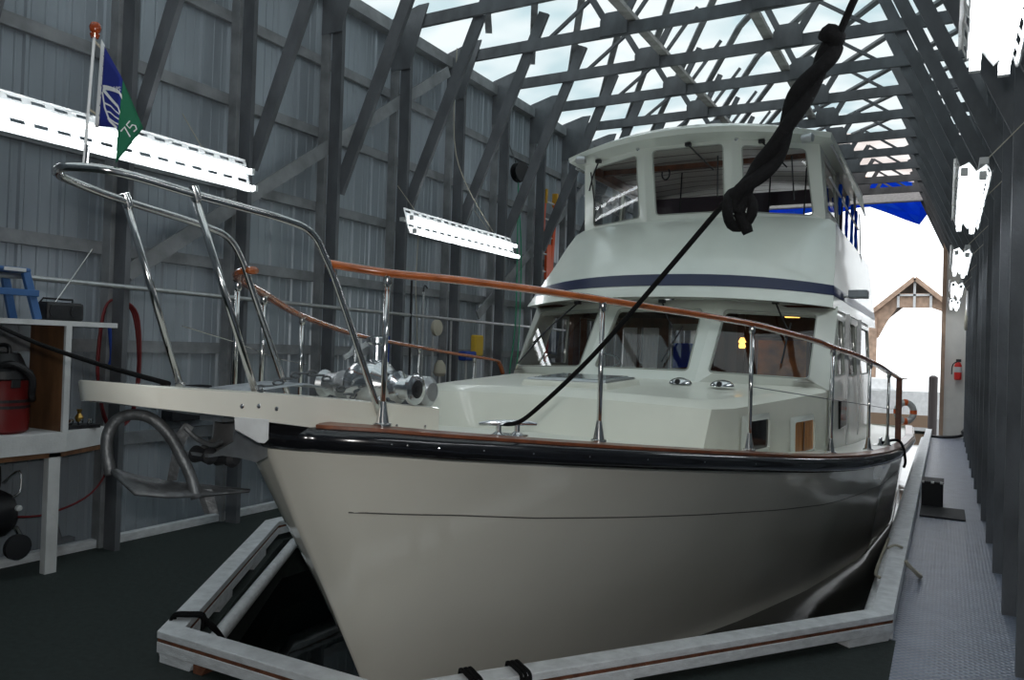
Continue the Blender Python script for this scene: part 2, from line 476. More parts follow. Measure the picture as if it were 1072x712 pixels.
# ---------------------------------------------------------------- fluorescent fixtures
def fixture(name, loc, s, label, group, L=2.4, flat=False):
    root = thing(name, loc, label, 'light', group)
    o = V(loc)
    # profile across (u: out from the wall, z) : folded reflector, opening down and into the room
    prof = [(-.03,.155),(-.03,.145),(-.01,.095),(.02,.0),(.02,-.01),(.035,-.06),(.07,-.13),(.10,-.135)]
    tp = [(.075,.040),(.12,-.105)]
    if flat:
        prof = [(-.10,-.035),(-.09,-.05),(-.065,.01),(-.01,-.035),(.03,.025),(.08,-.0),(.10,.055),(.115,.05)]
        tp = [(-.045,-.06),(.055,-.03)]
    prof = [(s*a, b) for a, b in prof]
    m = MB()
    n = 16
    for k in range(len(prof)-1):
        a, b = prof[k], prof[k+1]
        slot = k in ((1,5) if flat else (1,4))
        for j in range(n):
            y0 = -L/2+L*j/n; y1 = y0+L/n
            def P(t, y): return o+V((a[0]*(1-t)+b[0]*t, y, a[1]*(1-t)+b[1]*t))
            if slot:
                ya, yb = y0+.03, y1-.03; t0, t1 = .25, .75
                for (tA,tB,yA,yB) in ((0,t0,y0,y1),(t1,1,y0,y1),(t0,t1,y0,ya),(t0,t1,yb,y1)):
                    m.add([P(tA,yA),P(tB,yA),P(tB,yB),P(tA,yB)],[(0,1,2,3)])
            else:
                m.add([P(0,y0),P(1,y0),P(1,y1),P(0,y1)],[(0,1,2,3)])
    m.build('reflector','white_paint',root,solid=.003)
    for (u, z) in tp:
        t = MB().tube([o+V((s*u,-L/2+.03,z)), o+V((s*u,L/2-.03,z))], .019, 10).build('fluorescent_tube','tube',root,smooth=True)
        for e in (-1,1): MB().box(o.x+s*u-.02,o.x+s*u+.02,o.y+e*(L/2-.02)-.015,o.y+e*(L/2-.02)+.015,o.z+z-.025,o.z+z+.025).build('lampholder','white_paint',root)
    m = MB(); m.beam(o+V((-s*.05,-L/2,.03)),o+V((-s*.05,L/2,.03)),.05,.04); m.build('ballast_channel','white_paint',root)
    for e in (-.7,.7):
        MB().tube([o+V((-s*.0,e*L/2,.03)),o+V((-s*.42,e*L/2+.03,.5))],.004,6).build('hanging_cord','rope_cream',root)
    return root
fixture('fluorescent_light',(-5.18,3.42,3.02),1,'long bright two-tube light behind the flag on the left wall','fluorescent lights on the left wall')
fixture('fluorescent_light',(-5.18,8.02,3.00),1,'bright two-tube light on the left wall above the varnished handrail','fluorescent lights on the left wall')
for i,(y,lab) in enumerate(((2.44,'large bright strip light at the top right corner, nearest the camera'),(6.8,'bright strip light on the right wall, second from the camera'),(10.9,'small bright strip light far along the right wall, third from the camera'),(14.9,'fourth strip light along the right wall, small and far'),(18.5,'smallest bright strip light at the far end of the right wall'))):
    fixture('fluorescent_light',(.13,y,2.88),-1,lab,'fluorescent lights on the right wall',flat=True)
# ================================================================ SLIP CURB
def curb(name, pts, label, blocks):
    root = thing(name, (pts[0][0],pts[0][1],0), label, 'dock curb', 'white curbs around the slip')
    m1, m2, m3 = MB(), MB(), MB()
    n = len(pts)
    offs = []
    for i in range(n):
        a = V((*pts[max(i-1,0)],0)); b = V((*pts[min(i+1,n-1)],0)); 
        p = V((*pts[i],0))
        d1 = (p-a).normalized() if i > 0 else (b-p).normalized(); d2 = (b-p).normalized() if i < n-1 else d1
        nn = (V((-d1.y,d1.x,0))+V((-d2.y,d2.x,0))).normalized(); c = nn.dot(V((-d1.y,d1.x,0)))
        offs.append(nn/max(c,.4))
    def layer(m, w0, w1, z0, z1):
        rows = []
        for i in range(n):
            p = V((*pts[i],0)); A = p+offs[i]*w0; B = p+offs[i]*w1
            rows.append([(A.x,A.y,z0),(B.x,B.y,z0),(B.x,B.y,z1),(A.x,A.y,z1)])
        m.loft(rows, closed=True, cap=True)
    layer(m1, 0, .12, .118, .155); m1.build('top_board','white_scuffed',root,bevel=.004)
    layer(m2, .004, .116, .100, .118); m2.build('packing_strip','rust_board',root)
    layer(m3, 0, .12, .045, .100); m3.build('lower_board','white_scuffed',root,bevel=.004)
    for (i, t0, t1) in blocks:
        a = V((*pts[i],0)); b = V((*pts[i+1],0)); d = (b-a); L = d.length; d.normalize(); nn = V((-d.y,d.x,0))
        A = a+d*t0; B = a+d*t1
        mm = MB().hexa([A+nn*.004+V((0,0,.0)),B+nn*.004,B+nn*.116,A+nn*.116]+[q+V((0,0,.045)) for q in (A+nn*.004,B+nn*.004+d*.03,B+nn*.116+d*.03,A+nn*.116)])
        mm.build('curb_block','rust_board' if (t1-t0) < .1 else 'white_scuffed',root)
    return root
A_ = (-3.48,2.63); B_ = (-2.05,2.65); C_ = (-.235,5.17); D_ = (-4.93,4.72)
curb('slip_curb',[(-4.93,19.9),(-4.93,12),D_,A_,B_,C_,(-.235,12.),(-.235,19.9)],'white timber curb with a rust coloured strip running all round the slip',[(1,5,5.4),(2,.5,.9),(2,1.5,1.8),(2,2.2,2.5),(3,.02,.24),(3,.27,.33),(3,.85,1.2),(4,.95,1.25),(4,2.75,3.07),(5,.02,.3),(5,2.2,2.6),(5,4.6,5),(6,1,1.4),(6,4,4.4)])
# inner fender strip along the slip edge
def strip(pts, label):
    m = MB(); n = len(pts)
    m.tube([(x,y,-.04) for x,y in pts], .045, 12)
    tag(m.build('edge_fender','white_scuffed',smooth=True),label,'fender strip','pale fender strips on the slip edge')
strip([(-4.74,19.5),(-4.74,4.86),(-3.40,2.83)],'pale rounded fender strip on the left slip edge inside the white curb')
strip([(-2.13,2.84),(-.40,5.2),(-.40,19.5)],'pale rounded fender strip on the right slip edge inside the white curb')

# ================================================================ THE BOAT
XC = -2.5
boat = thing('motor_yacht', (XC,8,-.45), 'large white motor yacht with varnished rails and blue striped flybridge moored in the slip', 'boat')
TB=[0,.05,.15,.25,.5,1,1.5,2,3,4,5,6,10,12.5]; BB=[0,.2,.36,.46,.66,.95,1.2,1.42,1.75,1.97,2.07,2.1,2.1,2.0]
TW=[0,.5,1.05,2.1,3.1,4.2,6,8,11.6]; BW=[0,.18,.40,.78,1.13,1.44,1.79,1.93,1.85]
ZY=[2.3,2.57,2.95,3.28,3.96,4.52,5.25,5.91,7.31,9.79,13.2,14.9]; ZZ=[1.312,1.291,1.247,1.213,1.146,1.092,1.019,.965,.875,.714,.56,.56]
def zs(y): return interp(y, ZY, ZZ)
def bs(y): return interp(y-2.33, TB, BB)
def smooth_tab(fn, y, h=.12):
    return (fn(y-h)+2*fn(y)+fn(y+h))/4 if y > 2.33+h*1.2 else fn(y)
def zsheer(y): return smooth_tab(zs, y, .35)
def bsheer(y): return smooth_tab(bs, y, .25 if y > 3 else .06)
YEND = 14.8
def hull_rows(side):
    rows = []
    NS, NL = 70, 18
    for i in range(NS+1):
        s = (i/NS)**1.7; row = []
        for j in range(NL+1):
            u = j/NL*1.12
            zt = lambda y: zsheer(y)*(1-u)+(-.45)*u
            y = 2.4
            for _ in range(6):
                st = interp(zt(y), [-.6,-.45,.02,.51,.86,1.31],[3.36,3.29,3.04,2.77,2.565,2.33])
                y = st+(YEND-st)*s
            tau = y-st
            b0 = interp(tau, TB, BB); b0 = (b0+interp(max(0,tau-.12),TB,BB)+interp(tau+.12,TB,BB))/3 if tau > .15 else b0
            b1 = interp(tau, TW, BW)
            wgt = min(1,u)**.72
            if u > 1: b1 *= 1-(u-1)*.6
            b = b0*(1-wgt)+b1*wgt
            row.append((XC+side*b, y, zt(y)))
        rows.append(row)
    return rows
m = MB(); rp = hull_rows(1); rl = hull_rows(-1)
m.loft(rp); m.loft(rl)
m.loft([rp[-1], rl[-1]])
hull = m.build('hull','gelcoat',boat,smooth=True,angle=.9)
import bmesh
bm = bmesh.new(); bm.from_mesh(hull.data); bmesh.ops.remove_doubles(bm, verts=bm.verts, dist=.0005); bmesh.ops.recalc_face_normals(bm, faces=bm.faces); bm.to_mesh(hull.data); bm.free()
# helpers along the sheer
def sheer_pts(side, inset=0., y0=2.33, y1=YEND, n=110):
    ys = [y0+(y1-y0)*(i/n)**2.0 for i in range(n+1)]
    P = [V((XC+side*bsheer(y), y, zsheer(y))) for y in ys]
    out = []
    for i, p in enumerate(P):
        t = P[min(i+1,n)]-P[max(i-1,0)]; t.z = 0; t.normalize()
        nn = V((t.y,-t.x,0))*side
        if nn.x*side < 0: nn = -nn
        out.append((p-nn*inset, nn))
    return out
def sweep(side, prof, **k):
    rows = []
    for p, nn in sheer_pts(side, **k):
        rows.append([p+nn*a+V((0,0,b)) for a, b in prof])
    return rows
m = MB()
for s in (1,-1): m.loft(sweep(s, [(-.02,.0),(.03,.0),(.052,-.018),(.060,-.045),(.052,-.075),(.03,-.095),(-.02,-.1)]))
m.lathe((XC,2.31,1.312),(0,0,-1),[(0,.03),(0.0,.05),(.02,.06),(.075,.06),(.1,.03)],14)
m.build('rub_rail','rub_black',boat,smooth=True,angle=.8)
m = MB()
for s in (1,-1): m.loft(sweep(s,[(.030,-.005),(.030,.014),(-.075,.018),(-.075,-.03)],y0=2.42),closed=True,cap=True)
m.build('toe_rail','teak_dark',boat,bevel=.004)
for i, (p, nn) in enumerate(sheer_pts(1, y0=2.6, y1=8)):
    if i % 8 == 3: MB().lathe(p+nn*.058+V((0,0,-.045)), nn, [(0,.0045),(.002,.0045),(.003,.0015)], 8).build('rail_screw','stainless',boat)
m = MB()                                       # thin styling line moulded in the topsides
line = [(2.66,.91,.17),(3.1,.86,.19),(3.52,.80,.2),(4.1,.735,.22),(4.9,.655,.24),(5.8,.57,.25),(6.6,.50,.25),(8.6,.40,.22),(10.5,.33,.2)]
hp = hull_rows(1)
def hull_x(y, z):
    best = None
    for i in range(len(hp)-1):
        for j in range(len(hp[0])-1):
            a, b = hp[i][j], hp[i+1][j+1]
            if min(a[1],b[1],hp[i+1][j][1],hp[i][j+1][1]) <= y <= max(a[1],b[1],hp[i+1][j][1]) and b[2]-.02 <= z <= a[2]+.02:
                t = (y-a[1])/max(1e-6,hp[i+1][j][1]-a[1]); v = (a[2]-z)/max(1e-6,a[2]-hp[i][j+1][2])
                t = min(max(t,0),1); v = min(max(v,0),1)
                x = hp[i][j][0]*(1-t)*(1-v)+hp[i+1][j][0]*t*(1-v)+hp[i][j+1][0]*(1-t)*v+hp[i+1][j+1][0]*t*v
                return x
    return XC+bs(y)
from mathutils.bvhtree import BVHTree
tree = BVHTree.FromPolygons([v.co for v in hull.data.vertices],[tuple(p.vertices) for p in hull.data.polygons])
def skin(y,z):
    h = tree.ray_cast(V((XC+4,y,z)),V((-1,0,0))); n_ = h[1] if h[1].x > 0 else -h[1]
    return h[0]+n_*.0015
L = [skin(y,z) for y,z in [(interp(k/60,[i/8 for i in range(9)],[q[0] for q in line]),interp(k/60,[i/8 for i in range(9)],[q[1] for q in line])) for k in range(61)]]
m.tube(L,.0035,6); m.build('moulding_line',mat('line_grey',(.10,.095,.085),.5),boat)
# deck
rows = []
for (p, n1), (q, n2) in zip(sheer_pts(1,inset=.03),sheer_pts(-1,inset=.03)):
    rows.append([(p.x*(1-t)+q.x*t, p.y, p.z-.035+.05*math.sin(PI*t)) for t in [k/8 for k in range(9)]])
MB().loft(rows).build('deck','gelcoat_deck',boat,smooth=True)

# ---- bow platform (pulpit)
PY=[1.60,1.65,1.97,2.15,2.46,3.30]; PT_=[1.493,1.487,1.462,1.449,1.42,1.335]; PB=[1.435,1.42,1.372,1.34,1.29,1.16]
rows = []
n = 24
plan = []
for k in range(13):
    a = PI/2+PI*k/12*1.0
    plan.append((.25*math.cos(a-PI/2)*-1, 0))
outl = [(.25,3.30),(.25,2.46),(.25,2.15),(.25,1.97),(.25,1.86),(.243,1.77),(.22,1.70),(.17,1.66),(.09,1.635),(0,1.625)]
outl = outl+[(-x,y) for x,y in outl[::-1][1:]]
top = [(XC+x,y,interp(y,PY,PT_)) for x,y in outl]; top2 = [(XC+x*.93,y+(.012 if y<1.6 else 0),interp(y,PY,PT_)+.006) for x,y in outl]
bot = [(XC+x*.98,y+.01,interp(y,PY,PB)) for x,y in outl]
m = MB(); m.loft([bot, top, top2])
nn = len(outl)
h = nn//2
for ring in (top2, bot):
    for i in range(h):
        a, b, c, d = ring[i], ring[i+1], ring[nn-2-i], ring[nn-1-i]
        m.add([a,b,c,d],[(0,1,2,3)] if b != c else [(0,1,3)])
m.add([top2[0],top2[-1],top[-1],bot[-1],bot[0],top[0]],[(0,1,2,3,4,5)])
plat = m.build('bow_platform','gelcoat',boat,smooth=True,angle=.7)
m = MB()
for y,z in ((2.02,1.408),(2.10,1.405),(2.19,1.39),(2.95,1.27),(3.18,1.25)): m.lathe((XC+.249,y,z),(1,0,0),[(0,.009),(.004,.009),(.006,.003)],10)
m.build('platform_bolts','stainless',plat)
MB().prism([(XC+.252,1.985,1.372),(XC+.252,2.15,1.352),(XC+.252,2.15,1.275),(XC+.252,2.13,1.262),(XC+.252,2.10,1.268),(XC+.252,1.99,1.325)],(.006,0,0)).build('chafe_plate','white_paint',boat,bevel=.003)
# anchor roller under the platform
m = MB()
for x in (-.07,.05): m.prism([(XC+x,2.32,1.36),(XC+x,2.34,1.17),(XC+x,2.28,1.155),(XC+x,2.20,1.18),(XC+x,2.06,1.21),(XC+x,2.16,1.25),(XC+x,2.17,1.37)],(.008,0,0))
m.box(XC-.07,XC+.06,2.1,2.32,1.33,1.36); m.box(XC-.07,XC+.06,2.04,2.28,1.20,1.212)
rol = m.build('anchor_roller','aluminium',boat,label='grey cast bracket with black rollers')
for y,z in ((2.07,1.20),(2.18,1.175)): MB().lathe((XC-.065,y,z),(1,0,0),[(0,.02),(.015,.034),(.055,.024),(.10,.034),(.12,.02)],16).build('roller_wheel','rubber',rol,smooth=True)

# windlass
wl = MB(); c = V((XC,3.06,1.40))
wl.lathe(c+V((-.10,0,.03)),(1,0,0),[(0,.02),(.005,.07),(.04,.095),(.10,.10),(.16,.095),(.20,.06),(.2,.03)],24)
wl.box(c.x-.12,c.x+.14,c.y-.06,c.y+.12,1.335,1.37)
wl.lathe(c+V((0,.03,.07)),(0,0,1),[(0,.05),(.05,.05),(.06,.03),(.12,.028),(.13,.045),(.15,.045),(.16,.02)],18)
w_ = wl.build('windlass','chrome',boat,smooth=True)
MB().lathe(c+V((.10,.01,.02)),(1,0,0),[(0,.04),(.02,.07),(.035,.07),(.05,.045),(.09,.042),(.105,.062),(.12,.062),(.125,.05)],24).build('rope_drum','chrome',w_,smooth=True)
MB().lathe(c+V((.222,.01,.02)),(1,0,0),[(0,.036),(.004,.036),(.006,.018),(.01,.018),(.012,.004)],20).build('drum_cap','black_plastic',w_,smooth=True)
MB().lathe(c+V((-.14,.01,.02)),(-1,0,0),[(0,.03),(.02,.06),(.05,.05),(.10,.045),(.12,.06),(.125,.02)],20).build('chain_gypsy','aluminium',w_,smooth=True)
m = MB().lathe(c+V((.0,.21,.0)),(1,0,0),[(0,.05),(.02,.065),(.14,.065),(.16,.04)],16); m.build('motor_housing','aluminium',w_,smooth=True)
c0 = Matrix.Translation(c)@Matrix.Scale(1.22,4)@Matrix.Translation(-c-V((0,0,-.0)))
for q in [w_]+[k for k in COL.objects if k.parent == w_]: q.data.transform(Matrix.Translation((0,0,.015))@c0)
m = MB()                                    # chain on the platform
for k in range(13):
    t = k/12; p = V((XC-.02, 2.36+.6*t, interp(2.36+.6*t,PY,PT_)+.02+.09*math.sin(PI*t)**1.5))
    a = V((.012,0,0)) if k % 2 else V((0,0,.012))
    ring = [p+a*math.cos(q*PI/4)+V((0,.03,.0))*math.sin(q*PI/4) for q in range(8)]
    m.tube(ring,.0055,6,closed=True)
m.build('anchor_chain','galv_anchor',boat,smooth=True)
m = MB(); m.loft([[(XC-.22+.26*t, y, interp(y,PY,PT_)+zz) for t in (0,.5,1)] for y,zz in ((2.25,.005),(2.4,.03),(2.58,.06),(2.70,.05))])
m.build('chain_cover','sheet_grey',boat,smooth=True,solid=.004,label='grey folded cover sheet on the bow platform')

# ---- stainless bow rail
def rail_path():
    R = [(.27,2.80,1.33),(.255,2.52,1.86),(.245,2.44,2.00),(.243,2.36,2.09),(.235,2.22,2.125),(.19,1.83,2.155),(.16,1.64,2.175),(.12,1.54,2.185),(.06,1.495,2.188),(0,1.48,2.19)]
    R = R+[(-x,y,z) for x,y,z in R[::-1][1:]]
    return [(XC+x,y,z) for x,y,z in R]
br = MB().tube(rail_path(),.0150,12,smooth=6).build('bow_rail','stainless',boat,smooth=True,angle=2)
for s in (1,-1):
    MB().tube([(XC+s*.19,1.83,2.155),(XC+s*.222,2.12,1.43 if s>0 else 1.46)],.0135,10).build('rail_leg','stainless',br,smooth=True,angle=2)
    m = MB().box(XC+s*.222-.02,XC+s*.222+.02,2.09,2.16,1.40,1.45); m.tube([(XC+s*.222+.0,2.12,1.47),(XC+s*.225,2.13,1.40)],.02,10)
    m.build('rail_foot','stainless',br,bevel=.004)
    MB().lathe((XC+s*.19,1.83,2.165),(0,.29,-.72),[(-.02,.017),(-.0,.019),(.03,.019),(.035,.013)],12).build('rail_socket','stainless',br,smooth=True)

# ---- varnished handrails with stanchions
def plan_in(y, inset): return bsheer(y)-inset
RPY=[2.45,2.63,3.15,3.6,3.9,4.77,5.38,5.65,5.9,7.03,8.24,10.3,13.2]; RPZ=[1.985,1.955,1.935,1.908,1.890,1.845,1.790,1.765,1.735,1.638,1.55,1.452,1.40]
RSY=[3.32,3.58,4.61,5.9,7.71]; RSZ=[1.845,1.815,1.72,1.64,1.515]
def rail_pt(s, y):
    z = interp(y,RPY,RPZ) if s>0 else interp(y,[2.45,2.8]+RSY,[1.96,1.92]+RSZ)
    return V((XC+s*(max(.02,plan_in(y,.08))), y, z))
def prof_sweep(m, P, hw, hh):
    rows = []
    for i, p in enumerate(P):
        t = (P[min(i+1,len(P)-1)]-P[max(i-1,0)]).normalized(); sd = t.cross(V((0,0,1))).normalized(); up = sd.cross(t)
        rows.append([p+sd*(hw*math.cos(a))+up*(hh*math.sin(a)) for a in [2*PI*k/10 for k in range(10)]])
    m.loft(rows, closed=True, cap=True)
P = [V((XC+.215,2.475,1.985))]+[rail_pt(1,y) for y in (2.63,2.85,3.1,3.35,3.6,3.9,4.3,4.77,5.1,5.4,5.65,5.9,6.4,7.03,7.6,8.24,9.2,10.3,11.6,13.)]
m = MB(); prof_sweep(m, catmull(P,5), .033,.019); hr = m.build('handrail','teak',boat,smooth=True,angle=2,label='varnished handrail along the near side')
P = [V((XC-.215,2.48,1.965)),V((XC-.30,2.49,1.96)),V((XC-.40,2.56,1.945)),V((XC-.50,2.70,1.925))]+[rail_pt(-1,y) for y in (2.95,3.3,3.6,4.1,4.61,5.2,5.9,6.8,7.65)]+[V((XC-2.01,7.82,1.47)),V((XC-2.01,7.9,1.36))]
m = MB(); prof_sweep(m, catmull(P,5), .030,.018); hl = m.build('handrail','teak',boat,smooth=True,angle=2,label='varnished handrail along the far side')
def stanchion(x, y, z0, z1, r=.0125, par=hr):
    st = MB().tube([(x,y,z0),(x,y,z1)], r, 12).build('stanchion','stainless',par,smooth=True,angle=2)
    m = MB().lathe((x,y,z0-.004),(0,0,1),[(0,.04),(.008,.04),(.012,.028),(.07,.018),(.10,.0135)],14)
    m.build('stanchion_base','stainless',st,smooth=True)
    MB().lathe((x,y,z1-.045),(0,0,1),[(0,.0135),(.012,.02),(.04,.018),(.05,.03)],12).build('rail_bracket','stainless',st,smooth=True)
MB().box(XC+2.0,XC+2.06,10.15,10.3,zsheer(10.2)+.02,1.45).build('gate_post','teak_dark',hr,bevel=.006)
for y in (2.63,3.60,4.77,5.93,7.02,8.45):
    p = rail_pt(1,y); stanchion(p.x,p.y,zsheer(y)+.028,p.z-.012, par=hr)
for y in (2.59,2.95,3.6,4.62,5.95,7.2):
    p = rail_pt(-1,y)
    if y < 2.6: p = V((XC-.44,2.59,1.94))
    stanchion(p.x,p.y,zsheer(y)+.028,p.z-.012, par=hl)
m = MB()
for s in (1,):
    m.tube([rail_pt(s,y)*1+V((-.0,0,-(interp(y,RPY,RPZ)-zsheer(y))*.48)) for y in (4.77,5.93,7.02,8.45,10.2)],.003,6)
m.build('lifeline','stainless',hr)
m = MB().tube([(XC-.22,2.12,1.70),(XC-.44,2.59,1.64),(XC-.9,3.3,1.55),(XC-1.24,3.9,1.5)],.003,6); m.build('lifeline','stainless',hl)

# ---- cleats
def cleat(x,y,z,ang,m_='chrome',par=boat):
    m = MB(); c = V((x,y,z)); d = V((math.cos(ang),math.sin(ang),0))
    m.tube([c-d*.14+V((0,0,.055)),c-d*.07+V((0,0,.06)),c+d*.07+V((0,0,.06)),c+d*.14+V((0,0,.055))],[.008,.014,.014,.008],10,smooth=3)
    for e in (-1,1): m.lathe(c+d*.045*e,(0,0,1),[(0,.03),(.008,.028),(.02,.014),(.06,.013)],12)
    m.box(x-.07,x+.07,y-.07,y+.07,z-.004,z+.004)
    return m.build('cleat',m_,par,smooth=True)
cleat(-1.80,3.22,zsheer(3.22)+.02,.75)
cleat(-.55,8.6,zsheer(8.6)+.02,1.57)

# ---- trunk cabin (fore cabin)
def sym_rows(pts): return pts
TC = {}
m = MB()
base = [(1.63,7.5,.70),(1.25,5.15,.90),(1.16,4.88,.94),(.6,4.80,.96),(0,4.78,.98)]
topo = [(1.575,7.5,1.385),(1.24,5.30,1.325),(1.14,5.09,1.325),(.6,5.03,1.345),(0,5.01,1.352)]
mid  = [(1.605,7.5,1.36),(1.28,5.27,1.30),(1.185,5.04,1.30),(.6,4.985,1.32),(0,4.965,1.328)]
inn  = [(1.52,7.5,1.40),(1.16,5.40,1.350),(1.05,5.17,1.350),(.55,5.10,1.368),(0,5.08,1.375)]
def ms(r): return [(XC+x,y,z) for x,y,z in r]+[(XC-x,y,z) for x,y,z in r[::-1][1:]]
m.loft([ms(base),ms(mid),ms(topo),ms(inn)])
ti = ms(inn)
aft_ = [(XC+1.44-(2.88)*k/8, 7.5, 1.415+.04*math.sin(PI*k/8)) for k in range(9)]
# top surface: rows from front to back
rows = []
for k in range(9):
    t = k/8; y = lambda f_,: f_
    pass
rows = []
for t in [k/6 for k in range(7)]:
    row = []
    for i in range(9):
        f_ = ti[i]; X = f_[0]
        if i in (0,8):
            row.append((f_[0], f_[1], f_[2])); continue
        xb = XC+1.38*(1-2*(i-1)/6.) if 0 else None
        bx = XC+1.52-3.04*i/8
        row.append((f_[0]*(1-t)+bx*t, f_[1]*(1-t)+7.5*t, f_[2]*(1-t)+(1.40+.035*math.sin(PI*i/8))*t))
    rows.append(row)
m.loft(rows)
trunk = m.build('fore_cabin','gelcoat_deck',boat,smooth=True,angle=.5)
# side portlights of the fore cabin
def side_x(y, z): 
    t = (y-5.15)/2.35; xb = 1.25+.38*t; xt = 1.28+.325*((y-5.27)/2.23); zb0 = .90-.20*t; zt0 = 1.30+.06*t
    q = (z-zb0)/(zt0-zb0); return xb*(1-q)+xt*q
for (y0,y1,z0,z1) in ((5.42,5.86,1.0,1.205),(6.42,6.92,.90,1.145)):
    def P(y,z,o=.0): return V((XC+side_x(y,z)+o,y,z))
    m = MB(); m.panel([P(y0-.045,z0-.04,.010),P(y1+.045,z0-.04,.010),P(y1+.045,z1+.04,.010),P(y0-.045,z1+.04,.010)],[P(y0,z0,.034),P(y1,z0,.034),P(y1,z1,.034),P(y0,z1,.034)],.03,(-.016,0,0))
    pl_ = m.build('portlight','gelcoat_fly',trunk,smooth=True,angle=.4)
    lp = rounded([P(y0,z0,.020),P(y1,z0,.020),P(y1,z1,.020),P(y0,z1,.020)],.03,4)
    MB().add(lp,[tuple(range(len(lp)))]).build('pane','window_dark' if y0 < 6 else mat('curtain_tan',(.50,.22,.07),.25,0,.3,30,stretch=(1,1,.1),coat=.5),pl_)
    if y0 > 6:
        q_ = P(y0+.24,z0,.024); MB().box(q_.x-.004,q_.x+.002,y0+.22,y0+.26,z0+.01,z1-.01).build('sliding_frame','brown_dark',pl_)
# deck hatch
m = MB(); 
def hat(w, y0, y1, z0, z1, mm=m):
    mm.hexa([(XC-w,y0,z0),(XC+w,y0,z0),(XC+w,y1,z0+.02),(XC-w,y1,z0+.02),(XC-w*.97,y0+.02,z1),(XC+w*.97,y0+.02,z1),(XC+w*.97,y1-.02,z1+.02),(XC-w*.97,y1-.02,z1+.02)])
hat(.36,5.28,6.0,1.36,1.42)
ht = m.build('deck_hatch','gelcoat_deck',boat,bevel=.012)
m = MB(); hat(.33,5.32,5.96,1.424,1.436,m); m.build('hatch_frame','aluminium',ht,bevel=.004)
m = MB(); hat(.29,5.37,5.91,1.437,1.444,m); m.build('hatch_lens',mat('hatch_lens',(.25,.28,.28),.1),ht)
# chrome clam vents
for x,y in ((-1.93,6.35),(-1.56,6.25)):
    m = MB(); c = V((x,y,1.405))
    rows = []
    for k in range(7):
        a = PI*k/6*.5; r = math.cos(a)
        rows.append([c+V((.095*r*math.cos(q*PI/8),.095*r*math.sin(q*PI/8)*-1+.03,.052*math.sin(a))) for q in range(16)])
    m.loft(rows,closed=True); m.build('clam_vent','chrome',boat,smooth=True)
    m = MB(); m.lathe(c+V((0,-.045,.018)),(0,-1,0),[(0,.022),(.022,.022)],12); m.build('vent_mouth','black_plastic',boat)
# ================================================================ DECKHOUSE
def W(x,y,z): return V((XC+x,y,z))
house = MB(); 
def fac(x0,x1,yb0,yb1,yt0,yt1,zb0,zb1,zt0,zt1): return [W(x0,yb0,zb0),W(x1,yb1,zb1),W(x1,yt1,zt1),W(x0,yt0,zt0)]
wins = []
def front_panels(M, splits, inner, depth, r=.045):
    for out, inn in zip(splits, inner): M.panel(out, inn, r, depth)
cs = fac(-.545,.545,6.84,6.84,7.58,7.58,1.38,1.38,2.19,2.19)
ci = [W(-.455,6.955,1.505),W(.455,6.955,1.505),W(.43,7.49,2.095),W(-.43,7.49,2.095)]
ro = fac(.545,1.60,6.84,7.41,7.58,7.94,1.38,1.37,2.19,2.15)
ri = [W(.635,7.00,1.50),W(1.455,7.235,1.47),W(1.44,7.73,2.06),W(.645,7.50,2.09)]
mir = lambda L: [V((2*XC-p.x,p.y,p.z)) for p in (L[1],L[0],L[3],L[2])]
front_panels(house,[cs,ro,mir(ro)],[ci,ri,mir(ri)],(0,.035,-.03))
# side walls with window openings
def side_wall(M, s, mode=1):
    x = lambda z: XC+s*(1.60-.05*(z-1.37)/.78)
    def q(y,z): return V((x(z),y,z))
    ys = [7.42, 8.72, 9.0, 10.3, 10.55, 11.8]
    M.panel([q(7.41,1.37),q(8.80,1.37),q(8.80,2.15),V((XC+s*1.55,7.94,2.15))],[q(7.98,1.50),q(8.66,1.50),q(8.66,2.04),q(8.28,2.04)],.04,(-s*.03,0,0))
    for a,b in ((8.80,10.0),(10.0,11.8)):
        M.panel([q(a,1.37),q(b,1.37),q(b,2.15),q(a,2.15)],[q(a+.12,1.48),q(b-.12,1.48),q(b-.12,2.05),q(a+.12,2.05)],.04,(-s*.03,0,0))
    M.add([V((XC+s*1.62,7.3,.7)),V((XC+s*1.62,11.8,.6)),q(11.8,1.37),q(7.41,1.37)],[(0,1,2,3)])
    return q
qR = side_wall(house,1); qL = side_wall(house,-1)
# aft wall with a wide opening for the doors
house.panel([W(-1.6,11.8,.6),W(1.6,11.8,.6),W(1.55,11.8,2.15),W(-1.55,11.8,2.15)],[W(-1.25,11.8,.75),W(1.25,11.8,.75),W(1.25,11.8,2.02),W(-1.25,11.8,2.02)],.04,(0,.03,0))
dh = house.build('deckhouse','gelcoat_fly',boat,smooth=True,angle=.35)
def pane(inn, par, off=(0,.012,-.008), r=.045, name='window', m_='glass'):
    lp = rounded([p+V(off) for p in inn], r, 4)
    g = MB().add(lp,[tuple(range(len(lp)))]).build(name,m_,par)
    gm = MB().tube([p+V(off)*-.2 for p in rounded(inn,r,4)],.007,6,closed=True).build('window_gasket','gasket',g)
    return g
for L in (ci,ri,mir(ri)): pane(L, dh)
for s,q in ((1,qR),(-1,qL)):
    pane([q(7.98,1.50),q(8.66,1.50),q(8.66,2.04),q(8.28,2.04)],dh,(-s*.012,0,0),.04,m_='glass_tint')
    for a,b in ((8.92,9.88),(10.12,11.68)):
        pane([q(a,1.48),q(b,1.48),q(b,2.05),q(a,2.05)],dh,(-s*.012,0,0),.04,m_='glass_tint')
# dark sliding-door frames and lower window in the side
m = MB()
for y in (8.75,9.98): m.box(XC+1.585,XC+1.625,y-.03,y+.03,.78,2.12)
m.build('door_frame','aluminium',dh)
MB().box(XC+1.60,XC+1.632,8.1,8.6,.98,1.25).build('side_port','window_dark',dh,bevel=.006)
